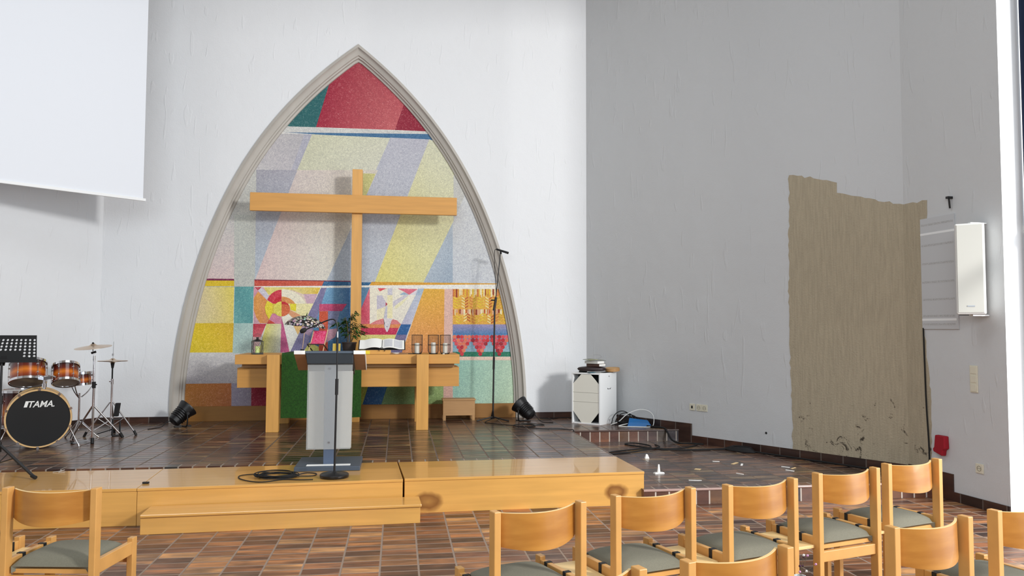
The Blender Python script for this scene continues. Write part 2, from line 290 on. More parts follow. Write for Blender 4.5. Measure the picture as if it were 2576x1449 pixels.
MURAL = [
(0, [(226, 224, 218)], [(-3.185, 5.326), (1.86, 5.616), (1.87, 0.38), (-3.061, 0.437)]),
(1, [(28, 98, 100)], [(-1.702, 5.411), (-0.79, 5.297), (-1.13, 4.232), (-1.68, 4.225)]),
(1, [(150, 14, 48), (168, 30, 62), (196, 96, 100), (160, 20, 54)], [(-0.792, 5.464), (0.361, 5.53), (-0.07, 4.236), (-1.13, 4.232)]),
(1, [(146, 14, 48)], [(0.361, 5.53), (1.179, 5.007), (1.183, 4.23), (-0.07, 4.236)]),
(1, [(206, 206, 202)], [(-1.732, 4.229), (0.736, 4.229), (0.737, 4.196), (-1.73, 4.137)]),
(1, [(62, 110, 150)], [(-1.548, 4.144), (0.737, 4.207), (0.737, 4.112), (-0.57, 4.117)]),
(1, [(195, 190, 190), (182, 180, 183), (189, 186, 191), (204, 202, 200)], [(-2.143, 4.12), (-1.181, 4.131), (-1.383, 3.623), (-2.336, 3.591)]),
(2, [(177, 177, 189)], [(-1.281, 4.127), (-1.181, 4.131), (-1.367, 3.639), (-1.445, 3.637)]),
(1, [(205, 205, 177), (211, 211, 190), (210, 210, 193), (203, 203, 177)], [(-1.187, 4.131), (-0.118, 4.123), (-0.306, 3.603), (-1.383, 3.633)]),
(1, [(187, 187, 197), (186, 186, 196), (185, 194, 204), (173, 184, 196)], [(-0.129, 4.128), (0.417, 4.122), (-0.31, 2.116), (-0.966, 2.13)]),
(2, [(200, 197, 132)], [(-0.51, 3.618), (-0.323, 3.619), (-0.447, 3.313), (-0.506, 3.311)]),
(1, [(209, 209, 183), (211, 211, 188), (218, 214, 153), (222, 213, 125)], [(0.406, 4.127), (1.242, 3.708), (0.342, 2.124), (-0.32, 2.116)]),
(2, [(195, 195, 190)], [(0.746, 3.636), (1.074, 3.647), (1.076, 3.311), (0.751, 2.957)]),
(2, [(179, 191, 202), (155, 172, 188), (172, 185, 198)], [(0.74, 2.968), (0.746, 2.123), (0.336, 2.118)]),
(2, [(204, 207, 209), (204, 207, 209), (207, 210, 214), (198, 204, 211)], [(0.74, 2.968), (0.909, 3.362), (1.641, 2.133), (0.746, 2.123)]),
(2, [(202, 205, 207)], [(0.898, 3.373), (1.751, 3.329), (1.754, 2.118), (1.585, 2.116)]),
(1, [(164, 163, 172), (172, 171, 181), (179, 190, 202), (175, 186, 198)], [(-1.901, 3.622), (-1.357, 3.634), (-1.893, 2.129), (-1.893, 2.129)]),
(1, [(205, 203, 199), (197, 197, 191), (185, 188, 181), (185, 187, 179)], [(-2.64, 3.582), (-1.901, 3.622), (-1.891, 2.044), (-2.604, 2.037)]),
(2, [(195, 194, 194), (195, 195, 192), (217, 197, 193), (216, 194, 191)], [(-2.974, 2.883), (-2.176, 3.008), (-2.158, 2.147), (-2.955, 2.137)]),
(2, [(189, 192, 185)], [(-2.176, 3.008), (-1.91, 3.014), (-1.901, 2.044), (-2.156, 2.042)]),
(1, [(208, 196, 190), (212, 205, 191), (219, 215, 203), (218, 194, 191)], [(-1.367, 3.634), (-0.291, 3.669), (-0.956, 2.141), (-1.893, 2.129)]),
(3, [(120, 28, 70)], [(-2.607, 2.15), (-2.158, 2.15), (-2.157, 2.126), (-2.606, 2.123)]),
(3, [(222, 190, 30)], [(-2.606, 2.123), (-2.157, 2.126), (-2.156, 2.052), (-2.604, 2.047)]),
(3, [(120, 28, 60)], [(-1.898, 2.145), (-0.639, 2.142), (-0.639, 2.128), (-1.898, 2.129)]),
(3, [(198, 70, 55), (210, 100, 70), (206, 96, 70), (200, 84, 62)], [(-1.898, 2.132), (-0.992, 2.132), (-1.017, 2.07), (-1.896, 2.055)]),
(3, [(40, 100, 145)], [(-0.992, 2.132), (-0.358, 2.124), (-0.395, 2.083), (-1.017, 2.07)]),
(3, [(218, 160, 50)], [(-0.358, 2.132), (1.585, 2.13), (1.585, 2.121), (-0.384, 2.083)]),
(2, [(238, 236, 228)], [(-1.896, 2.055), (1.641, 2.128), (1.641, 2.044), (-1.896, 2.039)]),
(1, [(216, 204, 196), (226, 208, 90), (226, 206, 110), (214, 206, 186)], [(-2.953, 2.033), (-2.156, 2.042), (-2.156, 1.562), (-2.941, 1.558)]),
(2, [(86, 150, 152), (98, 166, 164), (90, 156, 158), (110, 172, 170)], [(-2.151, 2.047), (-1.906, 2.05), (-1.907, 1.563), (-2.151, 1.562)]),
(1, [(232, 208, 20), (216, 176, 40), (226, 190, 50), (226, 206, 30)], [(-2.941, 1.558), (-2.151, 1.562), (-2.158, 1.173), (-2.932, 1.174)]),
(2, [(164, 196, 190), (178, 206, 200), (184, 204, 196), (176, 200, 194)], [(-2.151, 1.562), (-1.902, 1.563), (-1.894, 1.162), (-2.157, 1.163)]),
(1, [(214, 212, 210), (206, 204, 204), (180, 174, 180), (176, 170, 176)], [(-2.932, 1.174), (-1.263, 1.177), (-1.256, 0.764), (-2.921, 0.76)]),
(2, [(198, 130, 50), (180, 104, 50), (172, 100, 56), (190, 130, 56)], [(-2.922, 0.765), (-2.164, 0.77), (-2.157, 0.427), (-2.913, 0.435)]),
(2, [(156, 148, 166)], [(-2.164, 0.77), (-1.911, 0.769), (-1.905, 0.424), (-2.157, 0.427)]),
(2, [(156, 32, 60)], [(-1.911, 0.769), (-1.256, 0.764), (-1.25, 0.416), (-1.905, 0.424)]),
(2, [(70, 110, 80)], [(-1.256, 0.764), (-0.462, 0.759), (-0.458, 0.407), (-1.25, 0.416)]),
(2, [(214, 150, 165), (232, 226, 200), (228, 222, 196), (205, 160, 175)], [(-1.906, 2.039), (-1.007, 2.049), (-0.999, 1.556), (-1.896, 1.552)]),
(3, [(224, 158, 76), (222, 144, 70), (224, 160, 84), (226, 165, 90), (220, 150, 90), (216, 140, 96), (222, 150, 80), (222, 150, 70), (222, 140, 66), (220, 150, 80)], [(-1.848, 1.984), (-1.727, 1.865), (-1.753, 1.774), (-1.74, 1.692), (-1.698, 1.61), (-1.729, 1.561), (-1.816, 1.564), (-1.866, 1.642), (-1.899, 1.74), (-1.902, 1.897)]),
(3, [(208, 204, 214)], [(-1.849, 2), (-1.802, 2.042), (-1.704, 1.94), (-1.727, 1.873)]),
(4, [(186, 36, 60)], [(-1.897, 2.045), (-1.802, 2.046), (-1.849, 2)]),
(3, [(226, 212, 110), (228, 196, 60), (228, 190, 60), (226, 206, 130), (226, 214, 150), (224, 208, 110)], [(-1.778, 2.042), (-1.038, 2.046), (-1.074, 1.961), (-1.264, 1.956), (-1.418, 2.009), (-1.712, 1.94)]),
(3, [(206, 172, 188)], [(-1.26, 1.955), (-1.076, 1.958), (-1.128, 1.831), (-1.213, 1.83)]),
(4, [(236, 230, 206)], [(-1.537, 1.755), (-1.227, 1.822), (-1.24, 1.855), (-1.259, 1.887), (-1.283, 1.916), (-1.311, 1.942), (-1.343, 1.966), (-1.379, 1.985), (-1.417, 2), (-1.458, 2.011), (-1.5, 2.018), (-1.542, 2.02)]),
(5, [(208, 50, 70)], [(-1.541, 1.755), (-1.546, 2.011), (-1.569, 2.01), (-1.591, 2.005), (-1.613, 1.997), (-1.633, 1.987), (-1.653, 1.974), (-1.672, 1.958), (-1.688, 1.94), (-1.704, 1.92), (-1.717, 1.898), (-1.728, 1.874)]),
(6, [(218, 146, 80)], [(-1.541, 1.755), (-1.345, 1.757), (-1.348, 1.782), (-1.355, 1.808), (-1.368, 1.832), (-1.384, 1.854), (-1.405, 1.873), (-1.428, 1.89), (-1.455, 1.903), (-1.484, 1.913), (-1.514, 1.919), (-1.544, 1.92)]),
(6, [(236, 228, 172)], [(-1.539, 1.825), (-1.124, 1.829), (-1.218, 1.646), (-1.299, 1.649), (-1.421, 1.739), (-1.537, 1.739)]),
(7, [(228, 214, 40)], [(-1.434, 1.825), (-1.35, 1.825), (-1.352, 1.723), (-1.421, 1.744)]),
(6, [(200, 28, 48)], [(-1.541, 1.755), (-1.544, 1.916), (-1.558, 1.915), (-1.572, 1.913), (-1.585, 1.908), (-1.598, 1.902), (-1.61, 1.894), (-1.621, 1.885), (-1.632, 1.874), (-1.641, 1.862), (-1.65, 1.849), (-1.657, 1.835)]),
(7, [(230, 212, 50)], [(-1.727, 1.865), (-1.654, 1.825), (-1.656, 1.701), (-1.698, 1.614), (-1.74, 1.692), (-1.757, 1.774)]),
(7, [(224, 160, 116)], [(-1.433, 1.744), (-1.299, 1.678), (-1.291, 1.641), (-1.363, 1.62), (-1.46, 1.69)]),
(6, [(212, 134, 160)], [(-1.652, 1.701), (-1.54, 1.656), (-1.538, 1.555), (-1.618, 1.561), (-1.694, 1.61)]),
(7, [(204, 72, 56)], [(-1.698, 1.612), (-1.614, 1.559), (-1.725, 1.556)]),
(7, [(234, 230, 214)], [(-1.539, 1.652), (-1.452, 1.694), (-1.387, 1.628), (-1.509, 1.541)]),
(7, [(214, 190, 60)], [(-1.658, 1.824), (-1.543, 1.825), (-1.54, 1.693), (-1.656, 1.693)]),
(8, [(224, 214, 90)], [(-1.54, 1.754), (-1.542, 1.855), (-1.564, 1.852), (-1.586, 1.845), (-1.605, 1.833), (-1.621, 1.817), (-1.633, 1.797), (-1.64, 1.776), (-1.642, 1.754), (-1.639, 1.731), (-1.631, 1.71), (-1.618, 1.691), (-1.602, 1.675), (-1.582, 1.663), (-1.561, 1.656), (-1.538, 1.654)]),
(8, [(214, 106, 60)], [(-1.54, 1.754), (-1.538, 1.654), (-1.513, 1.656), (-1.49, 1.664), (-1.469, 1.676), (-1.452, 1.692), (-1.439, 1.711), (-1.432, 1.733), (-1.429, 1.755), (-1.432, 1.778), (-1.441, 1.799), (-1.454, 1.818), (-1.472, 1.834), (-1.493, 1.846), (-1.517, 1.853), (-1.542, 1.855)]),
(9, [(196, 36, 44)], [(-1.542, 1.855), (-1.495, 1.849), (-1.454, 1.822), (-1.434, 1.785), (-1.462, 1.809), (-1.541, 1.821)]),
(4, [(190, 36, 62), (196, 50, 74), (214, 110, 120), (204, 70, 90)], [(-1.902, 1.553), (-1.733, 1.554), (-1.801, 1.38), (-1.903, 1.38)]),
(4, [(222, 186, 184)], [(-1.903, 1.38), (-1.801, 1.38), (-1.832, 1.163), (-1.902, 1.163)]),
(4, [(226, 220, 120), (216, 214, 180), (206, 206, 198), (224, 214, 100)], [(-1.731, 1.554), (-1.536, 1.555), (-1.539, 1.163), (-1.832, 1.163)]),
(5, [(196, 92, 138)], [(-1.539, 1.627), (-1.509, 1.541), (-1.425, 1.175), (-1.545, 1.175)]),
(4, [(230, 230, 222)], [(-1.509, 1.541), (-1.389, 1.541), (-1.323, 1.405), (-1.403, 1.175), (-1.425, 1.175)]),
(4, [(232, 192, 122)], [(-1.389, 1.546), (-1.249, 1.546), (-1.323, 1.41)]),
(4, [(126, 122, 160)], [(-1.027, 2.043), (-0.954, 2.044), (-1.014, 1.85), (-1.211, 1.183), (-1.418, 1.183)]),
(3, [(120, 170, 205), (50, 100, 150), (28, 80, 125), (50, 110, 160)], [(-0.975, 2.044), (-0.638, 2.047), (-0.626, 1.155), (-1.221, 1.156)]),
(5, [(206, 80, 120), (198, 56, 100), (180, 60, 110), (206, 76, 110)], [(-1.047, 1.825), (-0.684, 1.828), (-0.749, 1.731), (-1.05, 1.73)]),
(5, [(208, 84, 52)], [(-1.048, 1.728), (-0.932, 1.729), (-0.928, 1.174), (-1.045, 1.174)]),
(5, [(124, 130, 164)], [(-0.93, 1.729), (-0.773, 1.73), (-0.812, 1.573), (-0.931, 1.481)]),
(5, [(196, 150, 168)], [(-0.931, 1.481), (-0.802, 1.498), (-0.833, 1.381), (-0.978, 1.29), (-0.988, 1.398)]),
(5, [(222, 218, 120)], [(-1.251, 1.175), (-1.172, 1.307), (-1.046, 1.249), (-1.045, 1.174)]),
(5, [(176, 150, 176)], [(-1.257, 1.542), (-1.127, 1.48), (-1.174, 1.397), (-1.296, 1.463)]),
(3, [(236, 232, 212), (236, 232, 218), (232, 228, 214), (236, 232, 216)], [(-0.383, 2.05), (0.315, 2.047), (0.05, 1.555), (-0.377, 1.553)]),
(4, [(92, 136, 170)], [(-0.649, 2.053), (-0.384, 2.056), (-0.486, 1.774), (-0.644, 1.692)]),
(4, [(222, 120, 138), (216, 90, 110), (222, 130, 140), (204, 60, 90)], [(-0.383, 2.05), (-0.377, 1.553), (-0.642, 1.552), (-0.497, 1.757)]),
(4, [(222, 140, 80)], [(-0.642, 1.557), (0.045, 1.56), (0.013, 1.5), (-0.641, 1.498)]),
(4, [(198, 44, 84)], [(-0.641, 1.504), (0.013, 1.506), (-0.023, 1.414), (-0.64, 1.412)]),
(4, [(224, 218, 132)], [(-0.64, 1.412), (-0.023, 1.414), (-0.085, 1.144), (-0.636, 1.145)]),
(5, [(220, 130, 130)], [(-0.383, 1.553), (-0.298, 1.602), (-0.197, 1.635), (-0.175, 1.554)]),
(5, [(220, 130, 130)], [(-0.121, 1.554), (-0.069, 1.625), (-0.009, 1.609), (0.045, 1.555)]),
(5, [(220, 74, 88)], [(-0.277, 2.046), (-0.154, 2.046), (-0.247, 2.002)]),
(5, [(222, 112, 134)], [(-0.009, 2.045), (0.266, 2.039), (0.15, 1.96), (0.077, 2.003)]),
(5, [(160, 184, 206)], [(0.077, 1.998), (0.15, 1.96), (0.018, 1.956)]),
(5, [(222, 218, 224)], [(0.15, 1.96), (0.266, 2.035), (0.245, 1.961)]),
(4, [(200, 196, 210)], [(-0.287, 1.947), (-0.216, 1.948), (-0.164, 1.858), (-0.168, 1.798), (-0.284, 1.754)]),
(4, [(236, 230, 196)], [(-0.284, 1.754), (-0.168, 1.793), (-0.191, 1.634), (-0.282, 1.608)]),
(4, [(236, 230, 186)], [(-0.144, 1.953), (-0.076, 1.954), (-0.072, 1.635), (-0.145, 1.639)]),
(4, [(204, 202, 214)], [(-0.141, 2.046), (-0.079, 2.047), (-0.078, 1.953), (-0.14, 1.953)]),
(5, [(200, 200, 212)], [(-0.168, 1.789), (-0.142, 1.815), (-0.145, 1.635), (-0.191, 1.634)]),
(6, [(190, 60, 84)], [(-0.167, 1.858), (-0.141, 1.831), (-0.166, 1.798)]),
(4, [(206, 202, 212)], [(-0.067, 1.867), (0.086, 1.955), (0.138, 1.951), (-0.066, 1.79)]),
(5, [(234, 230, 190)], [(-0.04, 1.807), (0.163, 1.956), (0.053, 1.825), (-0.04, 1.756)]),
(7, [(222, 218, 222)], [(-0.191, 1.634), (-0.077, 1.635), (-0.097, 1.566), (-0.113, 1.506), (-0.138, 1.45), (-0.151, 1.454), (-0.177, 1.506), (-0.186, 1.548), (-0.178, 1.566)]),
(8, [(110, 110, 130)], [(-0.152, 1.527), (-0.139, 1.53), (-0.139, 1.516), (-0.151, 1.516)]),
(6, [(166, 186, 206)], [(0.272, 2.046), (0.353, 2.047), (0.322, 1.959), (0.24, 1.959)]),
(6, [(186, 196, 212), (186, 196, 212), (196, 196, 214), (186, 184, 206)], [(0.24, 1.959), (0.322, 1.959), (0.179, 1.555), (0.045, 1.555)]),
(6, [(34, 96, 156)], [(0.045, 1.555), (0.179, 1.555), (0.127, 1.414), (-0.018, 1.414)]),
(6, [(118, 112, 152)], [(-0.018, 1.414), (0.127, 1.414), (0.054, 1.154), (-0.111, 1.155)]),
(3, [(228, 176, 62), (226, 172, 60), (222, 142, 80), (224, 150, 96)], [(0.353, 2.047), (0.642, 2.045), (0.639, 1.126), (0.044, 1.127)]),
(4, [(222, 182, 168)], [(0.632, 2.045), (0.747, 2.046), (0.759, 0.393), (0.628, 0.394)]),
(4, [(226, 170, 64)], [(0.747, 2.046), (1.754, 2.056), (1.755, 1.556), (0.75, 1.552)]),
(5, [(196, 90, 40)], [(0.747, 2.046), (0.759, 2.046), (0.76, 1.935), (0.747, 1.948)]),
(5, [(214, 140, 50)], [(0.76, 2.046), (0.769, 2.046), (0.769, 1.931), (0.76, 1.932)]),
(5, [(214, 140, 50)], [(0.77, 2.046), (0.787, 2.046), (0.788, 1.932), (0.771, 1.929)]),
(5, [(150, 50, 24)], [(0.789, 2.046), (0.811, 2.047), (0.812, 1.929), (0.79, 1.93)]),
(5, [(214, 140, 50)], [(0.818, 2.047), (0.829, 2.047), (0.83, 1.959), (0.819, 1.927)]),
(5, [(240, 230, 190)], [(0.837, 2.047), (0.858, 2.047), (0.859, 1.971), (0.838, 1.942)]),
(5, [(238, 220, 170)], [(0.864, 2.047), (0.88, 2.047), (0.881, 1.962), (0.864, 1.96)]),
(5, [(214, 140, 50)], [(0.888, 2.047), (0.908, 2.048), (0.909, 1.976), (0.888, 1.96)]),
(5, [(230, 190, 40)], [(0.914, 2.048), (0.927, 2.048), (0.928, 1.953), (0.915, 1.943)]),
(5, [(214, 140, 50)], [(0.931, 2.048), (0.942, 2.048), (0.943, 1.962), (0.932, 1.932)]),
(5, [(214, 140, 50)], [(0.943, 2.048), (0.958, 2.048), (0.959, 1.948), (0.943, 1.941)]),
(5, [(230, 190, 40)], [(0.964, 2.048), (0.975, 2.048), (0.975, 1.973), (0.965, 1.926)]),
(5, [(238, 220, 170)], [(0.98, 2.048), (0.995, 2.048), (0.996, 1.957), (0.981, 1.935)]),
(5, [(240, 230, 190)], [(0.998, 2.048), (1.015, 2.049), (1.015, 1.971), (0.999, 1.973)]),
(5, [(230, 190, 40)], [(1.017, 2.049), (1.037, 2.049), (1.037, 1.97), (1.018, 1.925)]),
(5, [(240, 230, 190)], [(1.039, 2.049), (1.048, 2.049), (1.049, 1.939), (1.04, 1.928)]),
(5, [(240, 230, 190)], [(1.056, 2.049), (1.076, 2.049), (1.076, 1.977), (1.057, 1.961)]),
(5, [(206, 120, 60)], [(1.084, 2.049), (1.104, 2.05), (1.104, 1.93), (1.084, 1.93)]),
(5, [(230, 190, 40)], [(1.109, 2.05), (1.119, 2.05), (1.12, 1.929), (1.11, 1.962)]),
(5, [(238, 220, 170)], [(1.122, 2.05), (1.139, 2.05), (1.14, 1.96), (1.122, 1.977)]),
(5, [(240, 230, 190)], [(1.139, 2.05), (1.151, 2.05), (1.151, 1.923), (1.14, 1.947)]),
(5, [(230, 190, 40)], [(1.154, 2.05), (1.166, 2.05), (1.167, 1.972), (1.155, 1.975)]),
(5, [(238, 220, 170)], [(1.172, 2.05), (1.19, 2.051), (1.19, 1.945), (1.173, 1.948)]),
(5, [(150, 50, 24)], [(1.195, 2.051), (1.208, 2.051), (1.209, 1.972), (1.195, 1.949)]),
(5, [(230, 190, 40)], [(1.215, 2.051), (1.23, 2.051), (1.23, 1.953), (1.215, 1.965)]),
(5, [(206, 120, 60)], [(1.233, 2.051), (1.242, 2.051), (1.243, 1.955), (1.233, 1.943)]),
(5, [(230, 190, 40)], [(1.246, 2.051), (1.258, 2.051), (1.258, 1.978), (1.246, 1.965)]),
(5, [(230, 190, 40)], [(1.26, 2.051), (1.272, 2.051), (1.272, 1.956), (1.26, 1.965)]),
(5, [(240, 230, 190)], [(1.275, 2.051), (1.296, 2.052), (1.297, 1.948), (1.275, 1.925)]),
(5, [(150, 50, 24)], [(1.3, 2.052), (1.322, 2.052), (1.322, 1.953), (1.3, 1.975)]),
(5, [(238, 220, 170)], [(1.324, 2.052), (1.345, 2.052), (1.346, 1.961), (1.324, 1.944)]),
(5, [(206, 120, 60)], [(1.352, 2.052), (1.37, 2.052), (1.371, 1.951), (1.352, 1.944)]),
(5, [(206, 120, 60)], [(1.376, 2.052), (1.389, 2.053), (1.389, 1.928), (1.376, 1.976)]),
(5, [(230, 190, 40)], [(1.397, 2.053), (1.42, 2.053), (1.42, 1.978), (1.397, 1.931)]),
(5, [(150, 50, 24)], [(1.421, 2.053), (1.444, 2.053), (1.444, 1.933), (1.421, 1.943)]),
(5, [(206, 120, 60)], [(1.448, 2.053), (1.464, 2.053), (1.464, 1.93), (1.448, 1.969)]),
(5, [(150, 50, 24)], [(1.464, 2.053), (1.486, 2.054), (1.486, 1.948), (1.464, 1.967)]),
(6, [(232, 200, 50)], [(0.758, 1.941), (0.805, 1.914), (0.805, 1.896), (0.758, 1.923)]),
(6, [(226, 190, 60)], [(0.805, 1.914), (0.852, 1.942), (0.852, 1.924), (0.805, 1.896)]),
(6, [(232, 200, 50)], [(0.759, 1.902), (0.806, 1.875), (0.806, 1.856), (0.759, 1.883)]),
(6, [(226, 190, 60)], [(0.806, 1.875), (0.852, 1.903), (0.852, 1.884), (0.806, 1.856)]),
(6, [(232, 200, 50)], [(0.759, 1.862), (0.806, 1.835), (0.806, 1.817), (0.759, 1.844)]),
(6, [(226, 190, 60)], [(0.806, 1.835), (0.852, 1.863), (0.852, 1.844), (0.806, 1.817)]),
(6, [(232, 200, 50)], [(0.759, 1.823), (0.806, 1.796), (0.806, 1.777), (0.759, 1.804)]),
(6, [(226, 190, 60)], [(0.806, 1.796), (0.853, 1.824), (0.853, 1.805), (0.806, 1.777)]),
(6, [(238, 222, 150)], [(0.868, 1.943), (0.915, 1.915), (0.915, 1.897), (0.868, 1.924)]),
(6, [(190, 90, 40)], [(0.915, 1.915), (0.962, 1.943), (0.962, 1.925), (0.915, 1.897)]),
(6, [(238, 222, 150)], [(0.869, 1.903), (0.916, 1.876), (0.916, 1.857), (0.869, 1.884)]),
(6, [(190, 90, 40)], [(0.916, 1.876), (0.962, 1.904), (0.962, 1.885), (0.916, 1.857)]),
(6, [(238, 222, 150)], [(0.869, 1.863), (0.916, 1.836), (0.916, 1.817), (0.869, 1.845)]),
(6, [(190, 90, 40)], [(0.916, 1.836), (0.962, 1.864), (0.963, 1.845), (0.916, 1.817)]),
(6, [(238, 222, 150)], [(0.869, 1.824), (0.916, 1.797), (0.916, 1.778), (0.869, 1.805)]),
(6, [(190, 90, 40)], [(0.916, 1.797), (0.963, 1.824), (0.963, 1.806), (0.916, 1.778)]),
(6, [(214, 130, 60)], [(0.979, 1.944), (1.026, 1.916), (1.026, 1.898), (0.979, 1.925)]),
(6, [(208, 170, 40)], [(1.026, 1.916), (1.073, 1.944), (1.073, 1.926), (1.026, 1.898)]),
(6, [(214, 130, 60)], [(0.979, 1.904), (1.026, 1.877), (1.026, 1.858), (0.979, 1.885)]),
(6, [(208, 170, 40)], [(1.026, 1.877), (1.073, 1.905), (1.073, 1.886), (1.026, 1.858)]),
(6, [(214, 130, 60)], [(0.979, 1.864), (1.026, 1.837), (1.026, 1.818), (0.979, 1.845)]),
(6, [(208, 170, 40)], [(1.026, 1.837), (1.073, 1.865), (1.073, 1.846), (1.026, 1.818)]),
(6, [(214, 130, 60)], [(0.979, 1.825), (1.026, 1.797), (1.026, 1.779), (0.979, 1.806)]),
(6, [(208, 170, 40)], [(1.026, 1.797), (1.073, 1.825), (1.073, 1.807), (1.026, 1.779)]),
(6, [(232, 200, 50)], [(1.089, 1.945), (1.136, 1.917), (1.136, 1.899), (1.089, 1.926)]),
(6, [(226, 190, 60)], [(1.136, 1.917), (1.183, 1.945), (1.183, 1.927), (1.136, 1.899)]),
(6, [(232, 200, 50)], [(1.089, 1.905), (1.137, 1.878), (1.137, 1.859), (1.089, 1.886)]),
(6, [(226, 190, 60)], [(1.137, 1.878), (1.184, 1.906), (1.184, 1.887), (1.137, 1.859)]),
(6, [(232, 200, 50)], [(1.09, 1.865), (1.137, 1.838), (1.137, 1.819), (1.09, 1.846)]),
(6, [(226, 190, 60)], [(1.137, 1.838), (1.184, 1.866), (1.184, 1.847), (1.137, 1.819)]),
(6, [(232, 200, 50)], [(1.09, 1.825), (1.137, 1.798), (1.137, 1.779), (1.09, 1.807)]),
(6, [(226, 190, 60)], [(1.137, 1.798), (1.184, 1.826), (1.184, 1.807), (1.137, 1.779)]),
(6, [(238, 222, 150)], [(1.2, 1.946), (1.247, 1.918), (1.247, 1.9), (1.2, 1.927)]),
(6, [(190, 90, 40)], [(1.247, 1.918), (1.295, 1.946), (1.295, 1.928), (1.247, 1.9)]),
(6, [(238, 222, 150)], [(1.2, 1.906), (1.248, 1.879), (1.248, 1.86), (1.2, 1.887)]),
(6, [(190, 90, 40)], [(1.248, 1.879), (1.295, 1.907), (1.295, 1.888), (1.248, 1.86)]),
(6, [(238, 222, 150)], [(1.2, 1.866), (1.248, 1.839), (1.248, 1.82), (1.201, 1.847)]),
(6, [(190, 90, 40)], [(1.248, 1.839), (1.295, 1.867), (1.295, 1.848), (1.248, 1.82)]),
(6, [(238, 222, 150)], [(1.201, 1.826), (1.248, 1.799), (1.248, 1.78), (1.201, 1.807)]),
(6, [(190, 90, 40)], [(1.248, 1.799), (1.295, 1.827), (1.295, 1.808), (1.248, 1.78)]),
(6, [(214, 130, 60)], [(1.311, 1.947), (1.359, 1.919), (1.359, 1.9), (1.311, 1.928)]),
(6, [(208, 170, 40)], [(1.359, 1.919), (1.406, 1.947), (1.406, 1.929), (1.359, 1.9)]),
(6, [(214, 130, 60)], [(1.311, 1.907), (1.359, 1.879), (1.359, 1.861), (1.312, 1.888)]),
(6, [(208, 170, 40)], [(1.359, 1.879), (1.406, 1.908), (1.406, 1.889), (1.359, 1.861)]),
(6, [(214, 130, 60)], [(1.312, 1.867), (1.359, 1.84), (1.359, 1.821), (1.312, 1.848)]),
(6, [(208, 170, 40)], [(1.359, 1.84), (1.406, 1.868), (1.406, 1.849), (1.359, 1.821)]),
(6, [(214, 130, 60)], [(1.312, 1.827), (1.359, 1.8), (1.359, 1.781), (1.312, 1.808)]),
(6, [(208, 170, 40)], [(1.359, 1.8), (1.407, 1.828), (1.407, 1.809), (1.359, 1.781)]),
(6, [(232, 200, 50)], [(1.423, 1.948), (1.47, 1.92), (1.471, 1.901), (1.423, 1.929)]),
(6, [(226, 190, 60)], [(1.47, 1.92), (1.518, 1.948), (1.518, 1.93), (1.471, 1.901)]),
(6, [(232, 200, 50)], [(1.423, 1.908), (1.471, 1.88), (1.471, 1.862), (1.423, 1.889)]),
(6, [(226, 190, 60)], [(1.471, 1.88), (1.518, 1.909), (1.518, 1.89), (1.471, 1.862)]),
(6, [(232, 200, 50)], [(1.423, 1.868), (1.471, 1.84), (1.471, 1.822), (1.423, 1.849)]),
(6, [(226, 190, 60)], [(1.471, 1.84), (1.518, 1.869), (1.518, 1.85), (1.471, 1.822)]),
(6, [(232, 200, 50)], [(1.423, 1.828), (1.471, 1.801), (1.471, 1.782), (1.423, 1.809)]),
(6, [(226, 190, 60)], [(1.471, 1.801), (1.518, 1.829), (1.518, 1.81), (1.471, 1.782)]),
(5, [(206, 120, 60)], [(0.749, 1.766), (0.768, 1.766), (0.769, 1.674), (0.749, 1.692)]),
(5, [(240, 230, 190)], [(0.776, 1.766), (0.787, 1.766), (0.788, 1.677), (0.776, 1.691)]),
(5, [(222, 170, 140)], [(0.794, 1.766), (0.816, 1.766), (0.816, 1.721), (0.794, 1.72)]),
(5, [(214, 140, 50)], [(0.82, 1.766), (0.836, 1.766), (0.837, 1.689), (0.821, 1.715)]),
(5, [(150, 50, 24)], [(0.839, 1.766), (0.859, 1.767), (0.859, 1.706), (0.84, 1.703)]),
(5, [(222, 170, 140)], [(0.86, 1.767), (0.882, 1.767), (0.883, 1.702), (0.86, 1.679)]),
(5, [(222, 170, 140)], [(0.885, 1.767), (0.897, 1.767), (0.897, 1.676), (0.885, 1.701)]),
(5, [(240, 230, 190)], [(0.898, 1.767), (0.919, 1.767), (0.92, 1.695), (0.898, 1.699)]),
(5, [(196, 90, 40)], [(0.927, 1.767), (0.946, 1.767), (0.947, 1.689), (0.927, 1.671)]),
(5, [(222, 170, 140)], [(0.952, 1.767), (0.974, 1.767), (0.974, 1.7), (0.952, 1.679)]),
(5, [(238, 220, 170)], [(0.975, 1.767), (0.997, 1.767), (0.997, 1.685), (0.976, 1.705)]),
(5, [(150, 50, 24)], [(1.004, 1.767), (1.016, 1.768), (1.017, 1.684), (1.004, 1.723)]),
(5, [(222, 170, 140)], [(1.019, 1.768), (1.036, 1.768), (1.036, 1.68), (1.019, 1.691)]),
(5, [(206, 120, 60)], [(1.04, 1.768), (1.056, 1.768), (1.057, 1.677), (1.04, 1.704)]),
(5, [(150, 50, 24)], [(1.063, 1.768), (1.086, 1.768), (1.086, 1.687), (1.063, 1.69)]),
(5, [(222, 170, 140)], [(1.088, 1.768), (1.11, 1.768), (1.111, 1.681), (1.089, 1.693)]),
(5, [(222, 170, 140)], [(1.118, 1.768), (1.134, 1.768), (1.135, 1.691), (1.118, 1.7)]),
(5, [(240, 230, 190)], [(1.135, 1.768), (1.155, 1.769), (1.156, 1.67), (1.136, 1.706)]),
(5, [(238, 220, 170)], [(1.159, 1.769), (1.176, 1.769), (1.177, 1.709), (1.159, 1.673)]),
(5, [(196, 90, 40)], [(1.178, 1.769), (1.198, 1.769), (1.199, 1.72), (1.179, 1.689)]),
